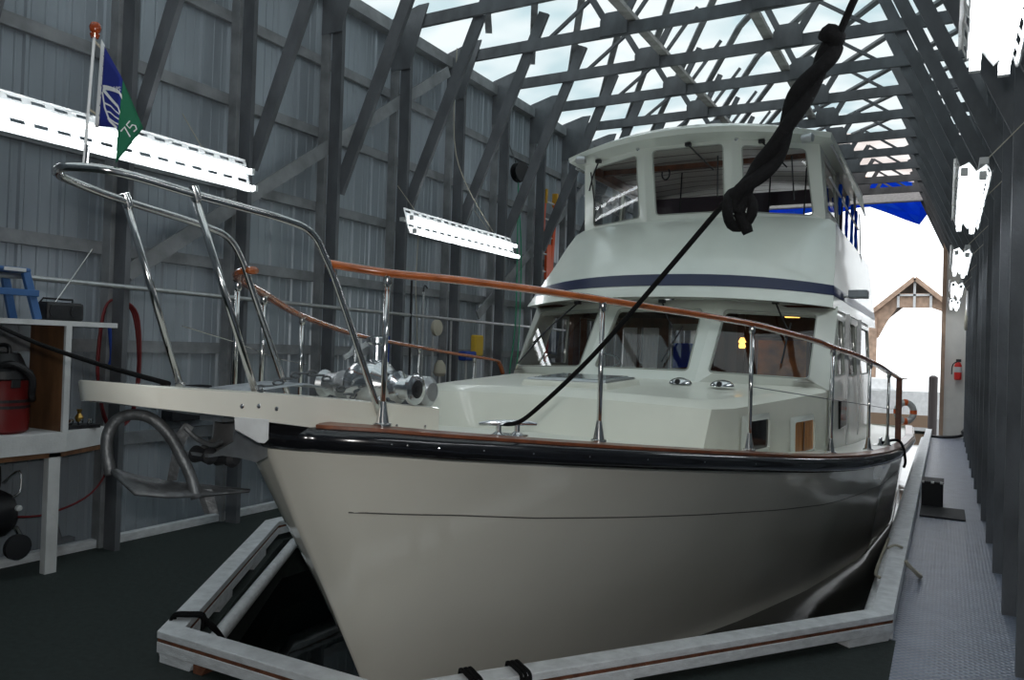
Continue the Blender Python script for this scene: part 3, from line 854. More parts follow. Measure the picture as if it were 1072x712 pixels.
# ---- interior seen through the glass
I = MB(); I.box(XC-1.5,XC+1.5,7.5,11.7,.55,.6); I.build('cabin_sole','wood_dark',dh)
I = MB(); I.add([W(-1.5,7.2,1.44),W(1.5,7.2,1.44),W(1.5,7.75,1.40),W(-1.5,7.75,1.40)],[(0,1,2,3)]); I.box(XC-1.5,XC+1.5,7.75,7.8,.6,1.42); I.build('dashboard','wood_dark',dh)
I = MB()
for s in (-1,1):
    I.box(XC+s*1.53-.01,XC+s*1.53+.01,7.6,11.75,.6,1.46)
    I.box(XC+s*1.5-.02,XC+s*1.5+.02,7.9,11.75,2.07,2.14)
    for y in (8.75,9.95,11.6): I.box(XC+s*1.5-.03,XC+s*1.5+.03,y-.09,y+.09,1.4,2.12)
I.build('cabin_lining','wood_interior',dh)
I = MB().box(XC-1.53,XC+1.53,7.75,11.75,2.13,2.15); I.build('cabin_headliner','wood_dark',dh)
# cross partition with a curtained doorway and a small window
I = MB()
I.panel([W(-1.53,10.2,.6),W(-.86,10.2,.6),W(-.86,10.2,2.13),W(-1.53,10.2,2.13)],[W(-1.46,10.2,1.2),W(-.93,10.2,1.2),W(-.90,10.2,2.0),W(-1.43,10.2,2.0)],.03,(0,.04,0))
I.panel([W(-.86,10.2,.6),W(-.20,10.2,.6),W(-.20,10.2,2.13),W(-.86,10.2,2.13)],[W(-.74,10.2,1.46),W(-.34,10.2,1.50),W(-.34,10.2,2.06),W(-.74,10.2,2.06)],.03,(0,.04,0))
I.panel([W(-.20,10.2,.6),W(1.53,10.2,.6),W(1.53,10.2,2.13),W(-.20,10.2,2.13)],[W(.9,10.2,1.4),W(1.4,10.2,1.4),W(1.4,10.2,1.9),W(.9,10.2,1.9)],.03,(0,.04,0))
pt = I.build('partition','wood_interior',dh)
m = MB(); m.box(XC-.76,XC-.32,10.19,10.2,1.43,1.46); m.box(XC-.76,XC-.73,10.17,10.19,1.43,2.08); m.box(XC-.35,XC-.32,10.17,10.19,1.43,2.08); m.build('window_trim','white_paint',pt)
MB().box(XC-.72,XC-.36,10.26,10.27,1.46,1.80).build('curtain','curtain_blue',pt)
for xa, xb in ((-1.45,-1.22),(-1.16,-.92)):
    pts = [(xa+(xb-xa)*k/16, 10.30+.015*math.sin(k*2.1)) for k in range(17)]
    MB().loft([[W(x,y,1.18) for x,y in pts],[W(x,y,2.02) for x,y in pts]]).build('curtain','curtain_white',pt,smooth=True)
MB().box(XC-1.21,XC-1.17,10.19,10.25,1.2,2.05).build('door_stile','wood_interior',pt)
# port side galley bulkhead with a framed picture, amber lamps
I = MB().box(XC+.42,XC+1.5,9.05,9.10,.6,2.13); I.box(XC+.42,XC+.50,9.0,9.12,.6,2.13); bk = I.build('bulkhead','wood_dark',dh)
MB().box(XC+.65,XC+1.17,9.015,9.04,1.44,1.84).build('picture','picture',bk,label='brown landscape picture'); 
m = MB()
for x0,x1,z0,z1 in ((.62,.65,1.41,1.87),(1.17,1.20,1.41,1.87),(.62,1.20,1.41,1.44),(.62,1.20,1.84,1.87)): m.box(XC+x0,XC+x1,9.0,9.045,z0,z1)
m.build('picture_frame','wood_interior',bk)
MB().lathe(W(.50,8.90,1.74),(0,0,1),[(0,.03),(.02,.04),(.06,.03),(.07,.045),(.12,.02)],12).build('cabin_lamp','lamp_amber',dh)
MB().box(XC+1.02,XC+1.16,8.5,8.56,2.07,2.095).build('cabin_lamp','lamp_amber',dh)
# curtains and inner posts
I = MB()
for x0,x1 in ((-.30,-.12),):
    pts = [(x0+(x1-x0)*k/14, 11.55+.02*math.sin(k*2.2)) for k in range(15)]
    I.loft([[W(x,y,.75) for x,y in pts],[W(x,y,2.0) for x,y in pts]])
I.build('curtain','curtain_brown',dh,smooth=True)
I = MB()
for x0,x1 in ((.12,.5),):
    pts = [(x0+(x1-x0)*k/14, 11.6+.02*math.sin(k*2.2)) for k in range(15)]
    I.loft([[W(x,y,.75) for x,y in pts],[W(x,y,2.0) for x,y in pts]])
I.build('curtain','curtain_white',dh,smooth=True)
I = MB()
for x in (-.78,-.05,.55): I.box(XC+x-.03,XC+x+.03,11.65,11.72,.6,2.05)
I.build('door_post','wood_interior',dh)
for s in (-1,1):
    I = MB()
    for (y0,y1) in ((8.84,9.02),(9.75,9.93)):
        pts = [(y0+(y1-y0)*k/10, .012*math.sin(k*2.4)) for k in range(11)]
        I.loft([[V((XC+s*(1.46+a),y,1.46)) for y,a in pts],[V((XC+s*(1.46+a),y,2.06)) for y,a in pts]])
    I.build('curtain','curtain_brown',dh,smooth=True)
# steering wheel & helm chair hints
m = MB().tube([W(-.75+.19*math.cos(a),7.95+.05*math.sin(a),1.45+.18*math.sin(a)) for a in [2*PI*k/20 for k in range(20)]],.012,8,closed=True)
for k in range(3): m.tube([W(-.75,7.95,1.45),W(-.75+.19*math.cos(k*2.1+.5),7.95+.05*math.sin(k*2.1+.5),1.45+.18*math.sin(k*2.1+.5))],.008,6)
m.build('steering_wheel','stainless',dh,smooth=True)
# wipers
def wiper(a, b, blade, par):
    m = MB().box(a[0]-.03+XC,a[0]+.03+XC,a[1]-.03,a[1]+.02,a[2]-.015,a[2]+.02)
    m.tube([W(*a),W(*[a[i]*.5+b[i]*.5+(0,-.03,.0)[i] for i in range(3)]),W(*b)],.009,6)
    m.tube([W(*blade[0]),W(*blade[1])],.008,6)
    return m.build('wiper','black_plastic',par,smooth=True)
wiper((1.08,7.66,2.17),(1.24,7.42,1.90),((1.24,7.55,1.97),(1.22,7.24,1.60)),dh)
wiper((.02,7.50,2.17),(.25,7.20,1.85),((.30,7.30,1.92),(.20,6.99,1.58)),dh)
wiper((-.92,7.55,2.16),(-1.28,7.25,1.72),((-1.20,7.42,1.88),(-1.38,7.10,1.50)),dh)
# ================================================================ FLYBRIDGE
def rowc(w, yc, yt, zc, zt, yend=12.6, n=14, wend=None, p=2.4):
    pts = []
    wend = wend or w
    for y in (yend,11.,9.6): pts.append((wend if y > 9.7 else w, y, zt))
    if yt > 9.4: pts = pts[:2]
    for k in range(n+1):
        a = PI/2*(1-k/n)
        x = w*math.sin(a); q = math.sin(a)**p
        pts.append((x, yc+(yt-yc)*q, zc+(zt-zc)*q))
    full = pts+[(-x,y,z) for x,y,z in pts[::-1][1:]]
    return [W(*q) for q in full]
RB0 = rowc(1.50,7.50,7.96,2.195,2.14)
RB1 = rowc(1.585,7.24,7.66,2.20,2.125)
RS0 = rowc(1.575,7.30,7.78,2.30,2.235)
RS1 = rowc(1.56,7.40,7.90,2.43,2.345)
RM1 = rowc(1.53,7.72,8.20,2.70,2.62)
RM2 = rowc(1.50,8.05,8.46,2.95,2.88)
RM3 = rowc(1.47,8.28,8.66,3.09,3.06)
RW  = rowc(1.40,8.40,8.72,3.145,3.12)
m = MB(); m.loft([RB0,RB1]); m.loft([RB1,RS0,RS1,RM1,RM2,RM3,RW]); 
m.add([RB0[0],RB0[-1],RW[-1],RW[0]],[(0,1,2,3)])
fly = m.build('flybridge','gelcoat_fly',boat,smooth=True,angle=.5)
# blue stripe, a thin decal band lying on the coaming
m = MB()
def off(R, Q, d=.004):
    out = []
    for i,p in enumerate(R):
        t = R[min(i+1,len(R)-1)]-R[max(i-1,0)]; u = Q[i]-p; nn = t.cross(u).normalized()
        if nn.z < 0 and abs(nn.z) > .3 or (abs(nn.z) <= .3 and (p.x-XC)*nn.x < 0): nn = -nn
        out.append(p+nn*d)
    return out
S0 = [a*.93+b*.07 for a,b in zip(RS0,RS1)]
m.loft([off(S0,RS1),off(RS1,RM1)]); m.build('side_stripe','stripe_blue',fly,smooth=True,angle=1.5)
# enclosure with three front windows
E = MB()
cs = [W(-.485,8.40,3.12),W(.485,8.40,3.12),W(.485,8.21,3.96),W(-.485,8.21,3.96)]
ci = [W(-.38,8.405,3.205),W(.38,8.405,3.205),W(.388,8.24,3.89),W(-.388,8.24,3.89)]
ro = [W(.485,8.40,3.12),W(1.37,8.68,3.11),W(1.31,8.49,3.92),W(.485,8.21,3.96)]
ri = [W(.59,8.445,3.195),W(1.25,8.665,3.155),W(1.185,8.47,3.81),W(.58,8.26,3.86)]
front_panels(E,[cs,ro,mir(ro)],[ci,ri,mir(ri)],(0,.03,0),.05)
for s in (1,-1):
    def q(x,y,z): return W(s*x,y,z)
    E.panel([q(1.37,8.68,3.11),q(1.37,9.9,3.11),q(1.31,9.9,3.9),q(1.31,8.49,3.92)],[q(1.362,8.86,3.24),q(1.362,9.75,3.24),q(1.322,9.75,3.80),q(1.322,8.72,3.80)],.05,(-s*.03,0,0))
enc = E.build('flybridge_enclosure','gelcoat_fly',boat,smooth=True,angle=.3)
for L in (ci,ri,mir(ri)): pane(L, enc, (0,.012,0), .05)
for s in (1,-1): pane([W(s*1.362,8.86,3.24),W(s*1.362,9.75,3.24),W(s*1.322,9.75,3.80),W(s*1.322,8.72,3.80)], enc, (-s*.012,0,0), .05)
m = MB()
for x in (.54,-.54,1.28,-1.28): m.lathe(W(x,8.19 if abs(x)<1 else 8.44,3.915),(0,-1,.1),[(0,.022),(.006,.022),(.008,.012),(.012,.012)],12)
m.build('snap_button','chrome',enc,smooth=True)
def roofrow(w,yc,yt,zc,zt,yend=11.7): 
    pts=[(w,yend,zt)]
    for k in range(13):
        a = PI/2*(1-k/12); pts.append((w*math.sin(a), yc+(yt-yc)*math.sin(a)**2.2, zc+(zt-zc)*math.sin(a)**2))
    return [W(*q) for q in pts+[(-x,y,z) for x,y,z in pts[::-1][1:]]]
m = MB()
r0 = roofrow(1.30,8.22,8.52,3.93,3.86); r1 = roofrow(1.44,7.98,8.33,3.965,3.87); r2 = roofrow(1.45,7.96,8.32,4.02,3.92); r3 = roofrow(1.38,8.05,8.40,4.075,3.955); r4 = roofrow(.7,8.6,8.8,4.13,4.08,11.2)
m.loft([r0,r1,r2,r3,r4])
c = len(r4); 
for i in range(c//2): 
    a,b,cc,d = r4[i],r4[i+1],r4[c-2-i],r4[c-1-i]
    m.add([a,b,cc,d],[(0,1,2,3)] if b!=cc else [(0,1,3)])
for ring in ((r0[0],r1[0],r2[0],r3[0],r4[0],r4[-1],r3[-1],r2[-1],r1[-1],r0[-1]),): m.add(ring,[tuple(range(10))])
rf = m.build('hardtop','gelcoat_fly',boat,smooth=True,angle=.5)
MB().loft([[p+V((0,0,-.004)) for p in (W(-1.3,8.5,3.87),W(-.48,8.23,3.93),W(.48,8.23,3.93),W(1.3,8.5,3.87))],[W(-1.3,11.5,3.86),W(-.48,11.5,3.93),W(.48,11.5,3.93),W(1.3,11.5,3.86)]]).build('overhead','overhead_planks',rf)
m = MB()
for y in (8.85,): m.box(XC-1.3,XC+1.3,y-.04,y+.04,3.80,3.86) if y < 9.4 else m.box(XC-1.3,XC+1.3,y-.03,y+.03,3.83,3.86)
m.box(XC-1.3,XC-1.2,8.6,11.6,3.76,3.86); m.box(XC+1.2,XC+1.3,8.6,11.6,3.76,3.86)
m.build('overhead_beam','wood_interior',rf)
for s in (1,-1):
    for T, r in (([W(s*1.36,9.9,3.0),W(s*1.33,9.9,3.9)],.016),([W(s*1.42,11.5,3.0),W(s*1.36,11.5,3.9)],.016),([W(s*1.43,8.5,3.84),W(s*1.43,11.6,3.84)],.014),([W(s*1.40,8.7,3.55),W(s*1.42,11.5,3.42)],.012)):
        MB().tube(T,r,8).build('support_tube','aluminium',rf,smooth=True)
# folding side boards and blue tie straps, port side aft
m = MB(); m.add([W(1.46,9.0,3.86),W(1.46,11.6,3.86),W(1.50,11.6,3.62),W(1.50,9.4,3.70)],[(0,1,2,3)]); m.build('side_awning','gelcoat_deck',rf,solid=.012)
for i,(y,l) in enumerate(((9.6,.35),(10.3,.62),(10.9,.75),(11.4,.55))):
    m = MB(); pts=[W(1.40,y+.008*math.sin(k),3.66-l*k/8) for k in range(9)]
    m.tube(pts,[.016,.022,.018,.02,.018,.022,.018,.02,.012],8); m.build('rolled_strap','tarp_blue',rf,smooth=True)
MB().tube([W(1.45,11.3,3.6),W(1.47,11.35,3.1),W(1.5,11.4,2.7)],.008,6).build('hanging_cord','black_rope',rf)
# interior of the flybridge: aft bulkhead band with windows
m = MB()
m.panel([W(-1.3,10.8,3.2),W(.25,10.8,3.2),W(.25,10.8,3.87),W(-1.3,10.8,3.87)],[W(-.30,10.8,3.40),W(.12,10.8,3.40),W(.12,10.8,3.80),W(-.30,10.8,3.80)],.05,(0,.03,0))
m.panel([W(.25,10.8,3.2),W(1.3,10.8,3.2),W(1.3,10.8,3.87),W(.25,10.8,3.87)],[W(.36,10.8,3.35),W(1.22,10.8,3.35),W(1.22,10.8,3.70),W(.36,10.8,3.70)],.05,(0,.03,0))
m.build('aft_curtain_band',mat('plum_canvas',(.06,.04,.055),.7),enc,solid=.01)
m = MB(); m.box(XC-1.36,XC+1.36,8.7,9.0,3.05,3.13); m.build('dash_top','black_plastic',enc)
m = MB()
for x in (-.30,.30,.72,1.1): m.tube([W(x,9.0,3.12),W(x+.02,9.0,3.80)],.009,6)
m.tube([W(-.33+.045*math.cos(a),8.55,3.70+.07*math.sin(a)) for a in [PI*k/8-PI*1.1 for k in range(12)]],.009,6)
m.build('hanging_hooks','black_plastic',enc,smooth=True)
wiper((.03,8.19,3.905),(.30,8.25,3.62),((.33,8.27,3.78),(.32,8.34,3.35)),enc)
wiper((-1.08,8.36,3.86),(-1.23,8.46,3.55),((-1.20,8.42,3.76),(-1.19,8.58,3.28)),enc)
wiper((.78,8.28,3.885),(1.02,8.38,3.62),((1.06,8.40,3.74),(1.08,8.50,3.30)),enc)
# horn / deck lamps under the hardtop edge
for s in (1,-1):
    MB().lathe(W(s*1.18,8.23,3.86),(s*1.,-.25,0),[(0,.03),(.01,.045),(.11,.045),(.12,.03)],14).build('deck_lamp','aluminium',rf,smooth=True)
MB().box(XC+1.62,XC+1.80,8.55,8.75,2.28,2.36).build('side_light_box','sheet_grey',fly,bevel=.01)
MB().tube([W(1.55,8.65,2.30),W(1.66,8.65,2.30)],.015,8).build('side_light_bracket','stainless',fly)
# lifebuoy on the aft rail
m = MB().tube([V((-.47+.10*math.cos(a),12.0+.04*math.cos(a),.96+.13*math.sin(a))) for a in [2*PI*k/24 for k in range(24)]],.042,12,closed=True)
lb = m.build('lifebuoy','white_paint',smooth=True,angle=2); tag(lb,'white lifebuoy with orange bands hung on the aft end of the near rail','lifebuoy')
for a0 in (0,PI/2,PI,1.5*PI):
    m = MB().tube([V((-.47+.10*math.cos(a),12.0+.04*math.cos(a),.96+.13*math.sin(a))) for a in (a0-.2,a0,a0+.2)],.045,12); m.build('band','lifebuoy_orange',lb,smooth=True)
# ================================================================ ROPES, FLAG, ANCHOR
def at(px,py,zc): return EYE+world_of(V(((px-536)/816.,(py-356)/816.,1)))*zc
# black line from the near cleat up to the roof, with a knotted twisted bundle of spare line
path = [(521,452,3.74),(540,443,3.66),(562,428,3.55),(620,373,3.28),(690,293,2.98),(735,240,2.84),(762,208,2.76)]
P = [V((-1.84,3.19,zsheer(3.2)+.075))]+[at(*p) for p in path[1:]]
m = MB().tube(P,[.0105]*len(P),8,smooth=5)
m.tube([at(762,208,2.76),at(800,165,2.68),at(835,110,2.60),at(868,55,2.52),at(880,32,2.48),at(897,-6,2.40),at(930,-70,2.28)],.0125,8,smooth=4)
rp_ = m.build('mooring_rope','black_rope',smooth=True,angle=2); tag(rp_,'black mooring rope from the near bow cleat up to the roof, twisted and knotted','rope')
cl = [(768,222,2.745),(778,200,2.73),(795,180,2.70),(812,158,2.67),(828,122,2.62),(840,98,2.59),(858,72,2.55),(872,48,2.52)]
cp = catmull([at(*p) for p in cl],8)
for ph in (0,3.14):
    Q = []
    for i,p in enumerate(cp):
        a = ph+i*.17; t = (cp[min(i+1,len(cp)-1)]-cp[max(0,i-1)]).normalized(); u = t.cross(V((0,1,0))).normalized(); w2 = t.cross(u)
        amp = .019*min(1,.45+i/14)*min(1,.5+(len(cp)-1-i)/8)
        Q.append(p+(u*math.cos(a)+w2*math.sin(a))*amp)
    MB().tube(Q,.025,10).build('twisted_strand','black_rope',rp_,smooth=True,angle=2)
k0 = at(770,222,2.745)
ex, ey = right, -down
ring = [k0+ex*(.045*math.cos(a)*1.0+.01)+ey*(.062*math.sin(a)+.012)+fwd*(-.02*math.cos(a*2)) for a in [2*PI*k/18 for k in range(18)]]
MB().tube(ring,.019,10,closed=True).build('knot','black_rope',rp_,smooth=True,angle=2)
MB().tube([k0+ex*.01,k0+ex*.03-ey*.04,k0+ex*.045-ey*.075],[.02,.023,.018],10,smooth=3).build('knot_tail','black_rope',rp_,smooth=True,angle=2)
MB().tube([at(872,50,2.52),at(876,40,2.50),at(868,34,2.50),at(862,42,2.52)],[.02,.028,.028,.02],10,smooth=4).build('knot','black_rope',rp_,smooth=True,angle=2)
# second black line from the bow platform to the left wall
m = MB().tube([V((-2.66,2.02,1.47)),V((-3.3,2.12,1.53)),V((-4.0,2.22,1.62)),V((-4.9,2.4,1.76)),V((-5.55,2.5,1.90))],.011,8,smooth=4)
tag(m.build('bow_line','black_rope',smooth=True,angle=2),'thin black line from the bow platform to the left wall above the workbench','rope')
# curb lashings
def lash(c, ang, label):
    m = MB(); c = V(c); d = V((math.cos(ang),math.sin(ang),0)); e = V((-d.y,d.x,0))
    for k in range(3):
        o_ = c+d*(.022*k-.02)
        m.tube([o_+e*.075+V((0,0,-.05)),o_+e*.075+V((0,0,.012)),o_+V((0,0,.018)),o_-e*.075+V((0,0,.010)),o_-e*.08+V((0,0,-.05))],.009,8,smooth=4)
    m.tube([c-e*.08+V((0,0,0)),c-e*.13+V((0,0,-.05)),c-e*.16+d*.03+V((0,0,-.10)),c-e*.21+V((0,0,-.15))],[.014,.018,.014,.01],8,smooth=5)
    m.tube([c+e*.06,c+e*.10+V((0,0,-.02)),c+e*.13+d*.02+V((0,0,-.06))],.010,8,smooth=4)
    tag(m.build('curb_lashing','black_rope',smooth=True,angle=2),label,'rope')
lash((-3.50,2.83,.16),2.2,'black rope lashed over the curb corner at the front left of the slip')
lash((-1.70,3.21,.16),.95,'black rope hitch on the front curb, right one of the two below the hull')
lash((-1.84,3.02,.16),.95,'black rope hitch on the front curb, left one of the two below the hull')
# cleat on the walkway curb with line, pale fender line
m = MB().tube([(-.37,6.9,.165),(-.32,6.95,.185),(-.27,7.0,.165)],.01,8,smooth=3)
m.tube([(-.23,6.55,.16),(-.15,6.62,.06),(-.13,6.75,.02),(-.19,6.82,.05),(-.22,6.7,.1)],.014,8,smooth=4)
m.tube([(-.38,6.2,.10),(-.43,6.6,.02),(-.44,7.1,.0),(-.40,7.6,.10)],.012,8,smooth=4)
tag(m.build('dock_line','rope_cream',smooth=True,angle=2),'short pale dock line looped over the right curb','rope')
# thick black line coiling off the port quarter rail
m = MB().tube([(-.55,8.6,.83),(-.42,8.75,.86),(-.36,8.8,.80),(-.33,8.75,.66),(-.34,8.7,.6)],.014,8,smooth=4)
tag(m.build('stern_line','black_rope',smooth=True,angle=2),'short black line hanging over the near side deck edge at the aft cleat','rope')

# flag on its staff
fl = thing('bow_flag',(XC,1.53,2.19),'blue and green club pennant on a white staff at the bow rail tip','flag')
MB().tube([(XC+.0,1.545,2.19),(XC,1.565,2.64)],.0048,8).build('staff','flag_white',fl,smooth=True)
MB().lathe((XC,1.552,2.19),(0,.04,1),[(0,.014),(.02,.014),(.022,.009),(.09,.009)],10).build('staff_socket','stainless',fl,smooth=True)
MB().lathe((XC,1.566,2.64),(0,.04,1),[(0,.012),(.012,.016),(.014,.008),(.022,.016),(.035,.019),(.05,.014),(.056,.004)],14).build('staff_ball','ball_teak',fl,smooth=True)
fz0, fz1 = 2.36, 2.60
def fp(u, v, o=0.):
    cols = [((109,48,2.56),(103,132,2.56)),((127,80,2.50),(123.5,134,2.52)),((150,134,2.58),(121,171,2.56))]
    k = (0,0) if u < .55 else (1,1)
    t = u/.55 if u < .55 else (u-.55)/.45
    A, B = (cols[0],cols[1]) if u < .55 else (cols[1],cols[2])
    q = [(A[0][i]*(1-v)+A[1][i]*v)*(1-t)+(B[0][i]*(1-v)+B[1][i]*v)*t for i in range(3)]
    return at(q[0],q[1],q[2]-o)
def fp_old(u, v, o=0.):  # u 0..1 along the fly, v 0..1 down the hoist; drooping folded pennant
    # hoist x: along +y direction (aft); the fly droops
    hy, hz = 1.60+ .012*v, 2.615-.235*v
    ty, tz = 1.74-.055*v*(1), 2.40-.165*v
    y = hy*(1-u)+(1.70+.0*v)*u+.035*math.sin(u*3.0)*(1-v)
    z = hz*(1-u)+(2.41-.17*v)*u+.05*math.sin(u*PI)*(1-v*.5)
    x = .05*math.sin(u*4.2+v*1.2)*u
    return V((XC+x+o, y, z))
def fbox(name, m_, u0,u1,v0,v1, o=0., par=fl, n=8, tri=None):
    mm = MB(); mm.loft([[fp(u0+(u1-u0)*i/n, v0+(v1-v0)*j/n, o) for i in range(n+1)] for j in range(n+1)])
    return mm.build(name,m_,par,smooth=True,solid=.0012)
fbox('flag_hoist','flag_white',-.09,.02,-.02,1.02)
fb = fbox('flag_cloth','flag_blue',.0,.58,0,1)
fg = fbox('flag_fly','flag_green',.58,1.0,0,1)
def fstroke(pts, w, nm, m_, par):
    mm = MB()
    L = [fp(u,v,.0035) for u,v in pts]
    rows = []
    for i,(u,v) in enumerate(pts):
        a = pts[max(0,i-1)]; b = pts[min(len(pts)-1,i+1)]; du,dv = b[0]-a[0],b[1]-a[1]; l = math.hypot(du,dv) or 1
        nx,ny = -dv/l*w, du/l*w
        rows.append([fp(u+nx,v+ny,.006),fp(u-nx,v-ny,.006)])
    mm.loft(rows); return mm.build(nm,m_,par)
def seg(a,b,n=6): return [(a[0]+(b[0]-a[0])*i/n,a[1]+(b[1]-a[1])*i/n) for i in range(n+1)]
fstroke(seg((.05,.50),(.60,.30)),.030,'band','flag_white',fb); fstroke(seg((.05,.52),(.60,.62)),.028,'band','flag_white',fb)
mm = MB(); tri = [(.12,.505),(.60,.34),(.60,.585)]
mm.add([fp(u,v,.003) for u,v in tri],[(0,1,2)]); mm.build('emblem','flag_green',fb)
fstroke([(.04,.56),(.14,.74),(.30,.90),(.52,1.0)],.022,'band','flag_white',fb)
for v in (.68,.78,.88): fstroke([(.12+.2*(v-.68)*3,v),(.3,v-.01),(.45,v+.03),(.58,v)],.012,'wave','flag_white',fb)
# writing on the green: 75 and the small numbers on the triangle
D = {'7':[[(0,0),(.6,0),(.2,1)]],'5':[[(.6,0),(.05,0),(.0,.45),(.45,.42),(.6,.7),(.4,1),(0,.95)]],'1':[[(.3,0),(.3,1)]],'9':[[(.55,.45),(.1,.45),(.05,.05),(.55,.05),(.5,1)]]}
def digits(st, ox, oy, ang, sz, adv, w, zc, m_, par):
    r = (math.cos(ang), math.sin(ang)); d = (-r[1], r[0])
    for i, ch in enumerate(st):
        for k in D[ch]:
            P = [at(ox+r[0]*(a*sz*.9+i*adv)+d[0]*b*sz, oy+r[1]*(a*sz*.9+i*adv)+d[1]*b*sz, zc) for a,b in k]
            MB().tube(P, w, 6).build('numeral', m_, par)
digits('75',126.5,137.5,-.86,11,8.5,.0022,2.515,'flag_white',fg)
digits('195',118.2,90.5,.1,4.2,2.9,.0009,2.50,'flag_white',fb)
MB().tube([(XC,1.566,2.63),(XC,1.60,2.61)],.004,6).build('hoist_clip','rope_cream',fl); MB().tube([(XC,1.556,2.40),(XC,1.605,2.38)],.004,6).build('hoist_clip','rope_cream',fl)

# anchor hanging from the roller
an = thing('anchor',(XC-.03,1.95,1.03),'grey galvanised plough anchor with a round roll bar hanging under the bow platform','anchor')
hoop = [at(116,497,2.86),at(112,475,2.86),at(113,455,2.87),at(122,440,2.88),at(138,434,2.89),at(158,438,2.90),at(176,454,2.91),at(190,478,2.92),at(200,500,2.92),at(206,522,2.91)]
MB().tube(hoop,.021,12,smooth=6).build('roll_bar','galv_anchor',an,smooth=True,angle=2)
m = MB()
m.loft([[at(113,488,2.86),at(126,501,2.80),at(142,516,2.76)],
        [at(140,496,2.98),at(160,505,2.88),at(176,519,2.82)],
        [at(172,503,3.06),at(186,505,2.95),at(203,518,2.88)],
        [at(205,506,3.08),at(212,509,2.99),at(217,517,2.93)],
        [at(262,512,3.14),at(262,512.5,3.14),at(262,513,3.14)]])
m.build('fluke','galv_anchor',an,smooth=True,solid=.012)
MB().prism([at(205,512,2.96),at(216,512,2.97),at(223,537,2.98),at(214,538,2.97)],(.02,.01,0)).build('toe_bracket','galv_anchor',an)
MB().prism([at(174,504,2.98),at(181,503,2.98),at(190,463,2.99),at(199,447,3.0),at(192,443,3.0),at(183,455,2.99)],(.014,.008,0)).build('shank','galv_anchor',an,bevel=.003)
MB().tube([at(194,448,3.0),at(207,460,3.0),at(222,466,2.98),at(232,462,2.96)],.010,8,smooth=3).build('shackle','galv_anchor',an,smooth=True)

# ================================================================ WORKBENCH CORNER (left)
wb = thing('workbench',(-5.5,2.5,0),'white workbench with an upper shelf and plywood divider against the left wall','workbench')
XF = -5.36
m = MB(); m.prism([(WL+.02,.3,.80),(XF,.3,.80),(XF,3.24,.80),(-5.52,3.64,.80),(WL+.02,3.64,.80)],(0,0,.03)); m.build('bench_top','plywood',wb)
m = MB(); m.beam((XF,.3,.90),(XF,3.26,.90),.03,.13); m.build('front_rail','white_paint',wb)
m = MB(); m.beam((XF,3.25,.90),(-5.55,3.66,.90),.03,.13); m.build('end_rail','white_paint',wb)
m = MB(); m.prism([(WL+.02,.3,.955),(XF+.01,.3,.955),(XF+.01,3.25,.955),(-5.54,3.66,.955),(WL+.02,3.66,.955)],(0,0,.014)); m.build('work_surface','white_paint',wb)
m = MB(); m.prism([(WL+.02,.3,1.71),(XF,.3,1.71),(XF,3.62,1.71),(WL+.02,3.62,1.71)],(0,0,.035)); m.build('upper_shelf','white_paint',wb)
MB().box(WL+.06,XF-.02,3.24,3.26,.97,1.71).build('divider','plywood',wb)
MB().box(XF-.022,XF+.003,3.235,3.275,.97,1.71).build('divider_edge','white_paint',wb)
MB().box(XF-.06,XF-.0,3.15,3.23,.0,.88).build('leg','white_paint',wb); MB().box(XF-.06,XF,1.4,1.48,.0,.84).build('leg','white_paint',wb)
# wet vacuum
vc = thing('shop_vacuum',(-5.62,2.92,.97),'red and black wet vacuum standing on the workbench','vacuum cleaner')
VX,VY = -5.60,2.95
MB().lathe((VX,VY,.97),(0,0,1),[(0,.14),(.02,.165),(.10,.17),(.30,.165),(.36,.175)],28).build('drum','vac_red',vc,smooth=True)
m = MB()
for z in (1.14,1.18): m.lathe((VX,VY,z),(0,0,1),[(0,.160),(.0,.172),(.02,.172),(.02,.16)],28)
m.build('drum_marking','black_plastic',vc)
MB().lathe((VX,VY,1.33),(0,0,1),[(0,.17),(.01,.185),(.06,.18),(.09,.14),(.14,.12),(.18,.10),(.19,.03)],28).build('lid','black_plastic',vc,smooth=True)
MB().tube([(VX-.08,VY,1.5),(VX-.06,VY,1.56),(VX+.06,VY,1.56),(VX+.08,VY,1.5)],.014,8,smooth=4).build('handle','black_plastic',vc,smooth=True)
MB().tube([(VX+.1,VY-.08,1.42),(VX+.17,VY-.02,1.44),(VX+.20,VY+.08,1.36),(VX+.18,VY+.10,1.24),(VX+.10,VY+.15,1.20)],.024,10,smooth=5).build('hose','black_plastic',vc,smooth=True)
for s in (-1,1): MB().box(VX+s*.165-.012,VX+s*.165+.012,VY-.03,VY+.03,1.28,1.40).build('latch','black_plastic',vc,bevel=.004)
# stool
st = thing('plastic_stool',(-5.55,2.80,1.745),'blue plastic step stool on the upper shelf beside the radio','stool')
DY=.12; m = MB(); m.box(-5.72,-5.42,2.68,3.02,2.06,2.09); m.box(-5.72,-5.42,2.56,2.90,1.88,1.905) if 0 else None
m.build('seat','stool_blue',st,bevel=.012)
for x in (-5.70,-5.44):
    for y,dy in ((2.71,-.05),(2.99,.08)):
        MB().beam((x,y,2.06),(x+(.02 if x>-5.5 else -.02),y+dy,1.745),.035,.05,(0,1,0)).build('leg','stool_blue',st,bevel=.004)
m = MB(); m.box(-5.42,-5.39,2.64,3.06,1.90,1.945); m.build('step_rail','stool_blue',st,bevel=.004)
MB().box(-5.425,-5.415,2.84,2.98,2.062,2.085).build('label_plate','white_paint',st)
